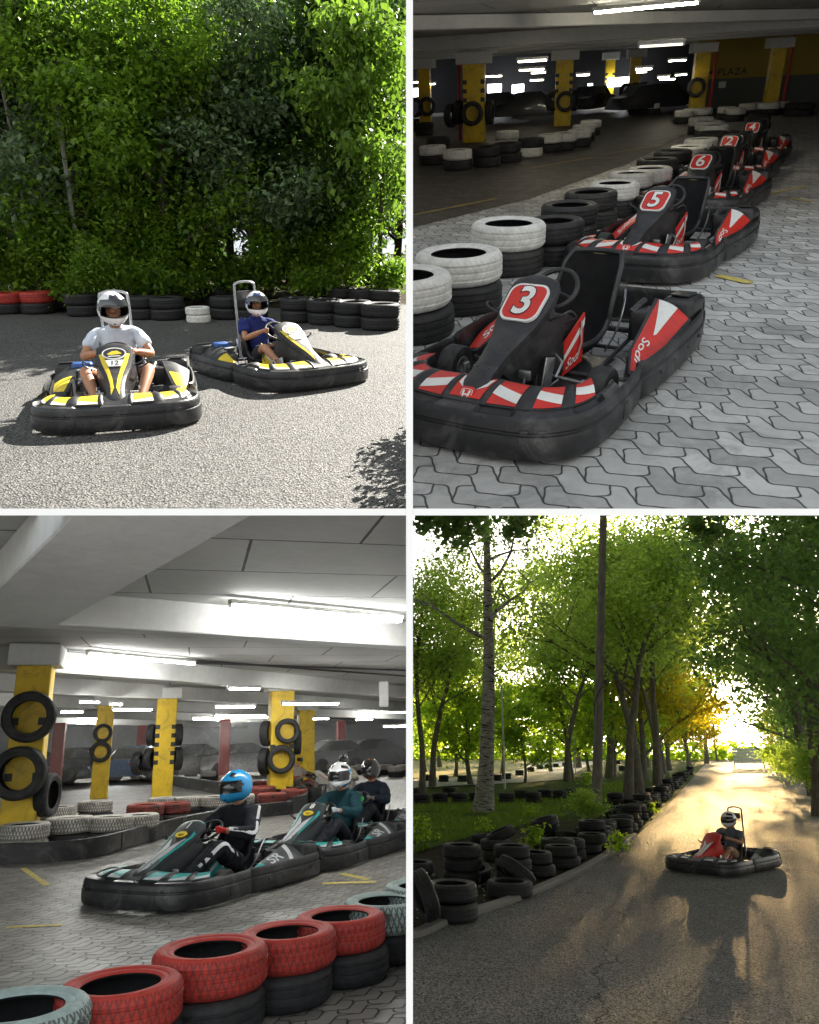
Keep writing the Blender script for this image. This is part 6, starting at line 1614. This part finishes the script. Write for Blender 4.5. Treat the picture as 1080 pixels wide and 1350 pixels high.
    for i, (px, py, Y, s, s_l) in enumerate([(588, 640, 12, 1.0, 'dark leafy twig hanging in at the top left'), (612, 628, 12.3, 1.1, 'dark leafy twig hanging in left of the birch top'), (676, 640, 12, .9, 'dark leafy twig hanging in right of the birch top'), (565, 632, 12.4, .9, 'dark leafy twig hanging in at the top left corner'), (930, 640, 14, 1.1, 'leafy twig hanging in at the top over the road')]):
        q = far(px, py, Y); tree('w', q, s_l, s, rz=i, group='twigs hanging in at the top', name='hanging_twig', cat='twig', tilt=Matrix.Rotation(R(180), 4, 'X'))
    # bushes
    tree_kind('u', 42, 1.6, .03, 3200, .12, bark, lg, .3, forks=9, low=.1, spread=.6)
    tree_kind('v', 43, .55, .008, 260, .11, bark, lm, .1, forks=7, low=.1, spread=.5)
    for i, (px, Y, s, lab) in enumerate([(1040, 62, 1.4, 'bush on the right bank near the gate'), (1055, 48, 1.3, 'bush on the right bank, middle'), (1072, 38, 1.3, 'bush on the right bank nearest the edge'), (1022, 80, 1.4, 'bush beside the white gate'), (770, 25, .55, 'tall weeds at the foot of the pole')]):
        q = far(px, 985, Y); tree('u', (q.x, q.y, 0), lab, s, rz=i, group='bushes by the evening track', name='bush', cat='bush')
    for i, (px, py, s, lab) in enumerate([(705, 1130, 1.2, 'small weed between the tyre stacks'), (815, 1130, .9, 'low weed at the kerb by the sunlit strip'), (552, 1120, 1.3, 'weed at the left edge'), (640, 1100, .8, 'weed beside the birch foot'), (700, 1080, .8, 'weed before the tipped tyre'), (775, 1040, 1.6, 'leafy weed left of the pole foot'), (860, 1075, .8, 'small weed beyond the pole stacks')]):
        tree('v', at(px, py), lab, s, rz=i, group='weeds among the tyres', name='weed', cat='weed')
    # white gate at the end of the road
    mb = MB(); [mb.box((0, 0, .65 + .32 * q), (3.0, .06, .26), 0, None, .02) for q in range(5)]; mb.box((-1.5, 0, 1.0), (.12, .12, 2.2), 0); mb.box((1.5, 0, 1.0), (.12, .12, 2.2), 0); mb.box((0, -.06, 1.3), (.1, .04, 1.6), 0)
    q = far(985, 985, 95); o = mb.build('gate', [mat('pale_gate_paint', (.6, .62, .6), .5)]); put(o, (q.x, q.y, 0)); tag(o, 'pale board gate at the far end of the road', 'gate')
    for i, (px, Y, h, lab) in enumerate([(664, 44, 5.5, 'thin grey post beyond the birch'), (757, 70, 4.5, 'thin grey post far left of the pole')]):
        q = far(px, 985, Y); mb = MB(); mb.tube([(0, 0, 0), (0, 0, h)], .05, 8); mb.lathe([(0, .1), (.09, .06), (.1, 0), (.06, -.02)], 12, 0, Matrix.Translation((0, 0, h))); o = mb.build('lamp_post', [M_HOUSE]); put(o, (q.x, q.y, 0)); tag(o, lab, 'post', 'thin posts in the background')
    # far wood
    rnd = random.Random(6); mb = MB()
    for i in range(24000):
        u = rnd.random(); x = lerp(-50, 110, u); y = 150 + rnd.uniform(0, 12); z = rnd.random() ** 1.4 * (11 + 5 * noise.noise(V((x * .08, 0, 0))))
        gap = abs(x - (far(978, 985, 150).x))
        if gap < 9 and z > 3: continue
        leaf_faces(mb, V((x, y, z)), 1.1, rnd)
    o = mb.build('far_wood', [lm], None, 0, recalc=False); put(o, (0, 0, 0)); tag(o, 'hazy wood on the horizon beyond the road end', 'wood', None, 'stuff'); clip(o, *R_)
# ------------------------------------------------------------------ build, light, camera
BUILD = {'TR': build_TR}
for k_ in ('BL', 'BR', 'TL'):
    if 'build_' + k_ in globals(): BUILD[k_] = globals()['build_' + k_]
for k_ in ONLY:
    if k_ in BUILD: BUILD[k_]()

# past 300 tyres the farthest of the evening track become one pile
def merge_far_tyres():
    bpy.context.view_layer.update()
    all_t = [o for o in scene.objects if o.name.split('.')[0] == 'tyre' and o.parent is None]
    inv = WORLD.inverted()
    over = len(all_t) - 298
    if over <= 0: return
    mine = sorted((o for o in all_t if COLL['BR'] in o.users_collection), key=lambda o: (inv @ o.matrix_world.translation).z)
    out = bpy.data.meshes.new('far_tyres'); b = bmesh.new(); base = PLACE['BR']
    for o in mine[:over]:
        m = o.data.copy(); m.transform(base.inverted() @ o.matrix_world); n0 = len(b.faces); b.from_mesh(m)
        bpy.data.meshes.remove(m); bpy.data.objects.remove(o)
    b.to_mesh(out); b.free(); out.materials.append(T_OLD); out.materials.append(M_HOLE)
    o = bpy.data.objects.new('far_tyres', out); COLL['BR'].objects.link(o); o.matrix_world = base
    tag(o, 'far black tyres piled along the road end and the far track', 'tyres', None, 'stuff')
merge_far_tyres()

# white partition walls between the four places, seen end on from the viewpoint
def partition():
    wm = mat('white_partition_paint', (.95, .95, .95), .7, var=.01, bump=.05)
    cl = COLL['BR']
    def wall(name, label, prof, axis, m=wm):
        h = 4.5 / F * 2.45
        mb = MB()
        A = [(x, y, z) for (x, y, z) in prof]
        d = V((h, 0, 0)) if axis == 0 else V((0, h, 0))
        n = len(A)
        mb.v = [V(p) - d for p in A] + [V(p) + d for p in A]
        mb.f = [list(range(n))[::-1], list(range(n, 2 * n))] + [[i, (i + 1) % n, n + (i + 1) % n, n + i] for i in range(n)]; mb.m = [0] * len(mb.f)
        me = mb.mesh(name, [m], 0)
        o = bpy.data.objects.new(name, me); ROOT.objects.link(o); o.matrix_world = WORLD
        tag(o, label, 'wall'); return o
    wall('partition_wall', 'white upright partition wall between the left and right places', [(0, 1.9, -2.45), (0, 42, -60), (0, -42, -60), (0, -1.9, -2.45)], 0)
    wall('partition_wall', 'white level partition on the left, over the indoor race', [(-1.8, 0, -2.45), (-.0115, 0, -2.45), (-.0115, 0, -4.3), (-3.4, 0, -4.3)], 1)
    wall('partition_wall', 'white level partition on the right, under the parked karts', [(1.8, 0, -2.45), (.0115, 0, -2.45), (.0115, 0, -2.9), (2.2, 0, -2.9)], 1)
partition()

w = bpy.data.worlds.new('World'); scene.world = w; w.use_nodes = True
nt = w.node_tree; bg = nt.nodes['Background']
sky = nt.nodes.new('ShaderNodeTexSky'); sky.sky_type = 'NISHITA'; sky.sun_disc = False
SUN_EL, SUN_PX = R(6.0), 985
sd = PLACE['BR'].to_3x3() @ (FRAMES['BR'].inverted().to_3x3() @ ray(SUN_PX, 985))
SUN_AZ = math.atan2(sd.x, sd.y)
sky.sun_elevation = SUN_EL; sky.sun_rotation = SUN_AZ; sky.air_density = 1.0; sky.dust_density = 2.0
hs = nt.nodes.new('ShaderNodeHueSaturation'); hs.inputs['Saturation'].default_value = .35; nt.links.new(sky.outputs[0], hs.inputs['Color']); tc = nt.nodes.new('ShaderNodeTexCoord'); sx = nt.nodes.new('ShaderNodeSeparateXYZ'); nt.links.new(tc.outputs['Generated'], sx.inputs[0])
lo = nt.nodes.new('ShaderNodeMapRange'); lo.inputs[1].default_value = .02; lo.inputs[2].default_value = -.04; nt.links.new(sx.outputs[2], lo.inputs[0])
mx = nt.nodes.new('ShaderNodeMix'); mx.data_type = 'RGBA'; nt.links.new(lo.outputs[0], mx.inputs[0]); nt.links.new(hs.outputs[0], mx.inputs[6]); mx.inputs[7].default_value = (1.9, 1.86, 1.8, 1)   # pale glow below the horizon, added to brighten partitions and kart park floor
nt.links.new(mx.outputs[2], bg.inputs[0]); bg.inputs[1].default_value = .088

def sun(name, k, az, el, strength, color):
    l = bpy.data.lights.new(name, 'SUN'); l.energy = strength; l.angle = R(.5); l.color = color
    o = bpy.data.objects.new(name, l); ROOT.objects.link(o)
    d = V((math.sin(az) * math.cos(el), math.cos(az) * math.cos(el), math.sin(el)))
    d = PLACE[k].to_3x3() @ d
    o.rotation_euler = d.to_track_quat('Z', 'Y').to_euler()
    o.location = PLACE[k] @ V((0, 0, 30))
    o.light_linking.receiver_collection = COLL[k]      # each outdoor place was photographed at its own hour
    o.light_linking.blocker_collection = COLL[k]
    return o
if 'BR' in ONLY: sun('evening_sun', 'BR', SUN_AZ, SUN_EL, 4.6, (1, .66, .28))
if 'TL' in ONLY: sun('midday_sun', 'TL', R(40), R(34), 3.3, (1, .95, .86))

cam = bpy.data.cameras.new('camera'); co = bpy.data.objects.new('camera', cam); ROOT.objects.link(co)
co.matrix_world = WORLD; cam.sensor_fit = 'VERTICAL'; cam.sensor_height = 36; cam.lens = 36 * F / 1350
cam.clip_end = 3000; cam.clip_start = .05
scene.camera = co
scene.view_settings.view_transform = 'Standard'; scene.view_settings.look = 'None'
scene.view_settings.exposure = 2.6; scene.view_settings.gamma = 1.0
scene.render.engine = 'CYCLES'
scene.cycles.use_denoising = True
scene.cycles.max_bounces = 6; scene.cycles.diffuse_bounces = 4; scene.cycles.transparent_max_bounces = 8
scene.cycles.use_adaptive_sampling = True; scene.cycles.adaptive_threshold = .02
scene.cycles.sample_clamp_indirect = 6
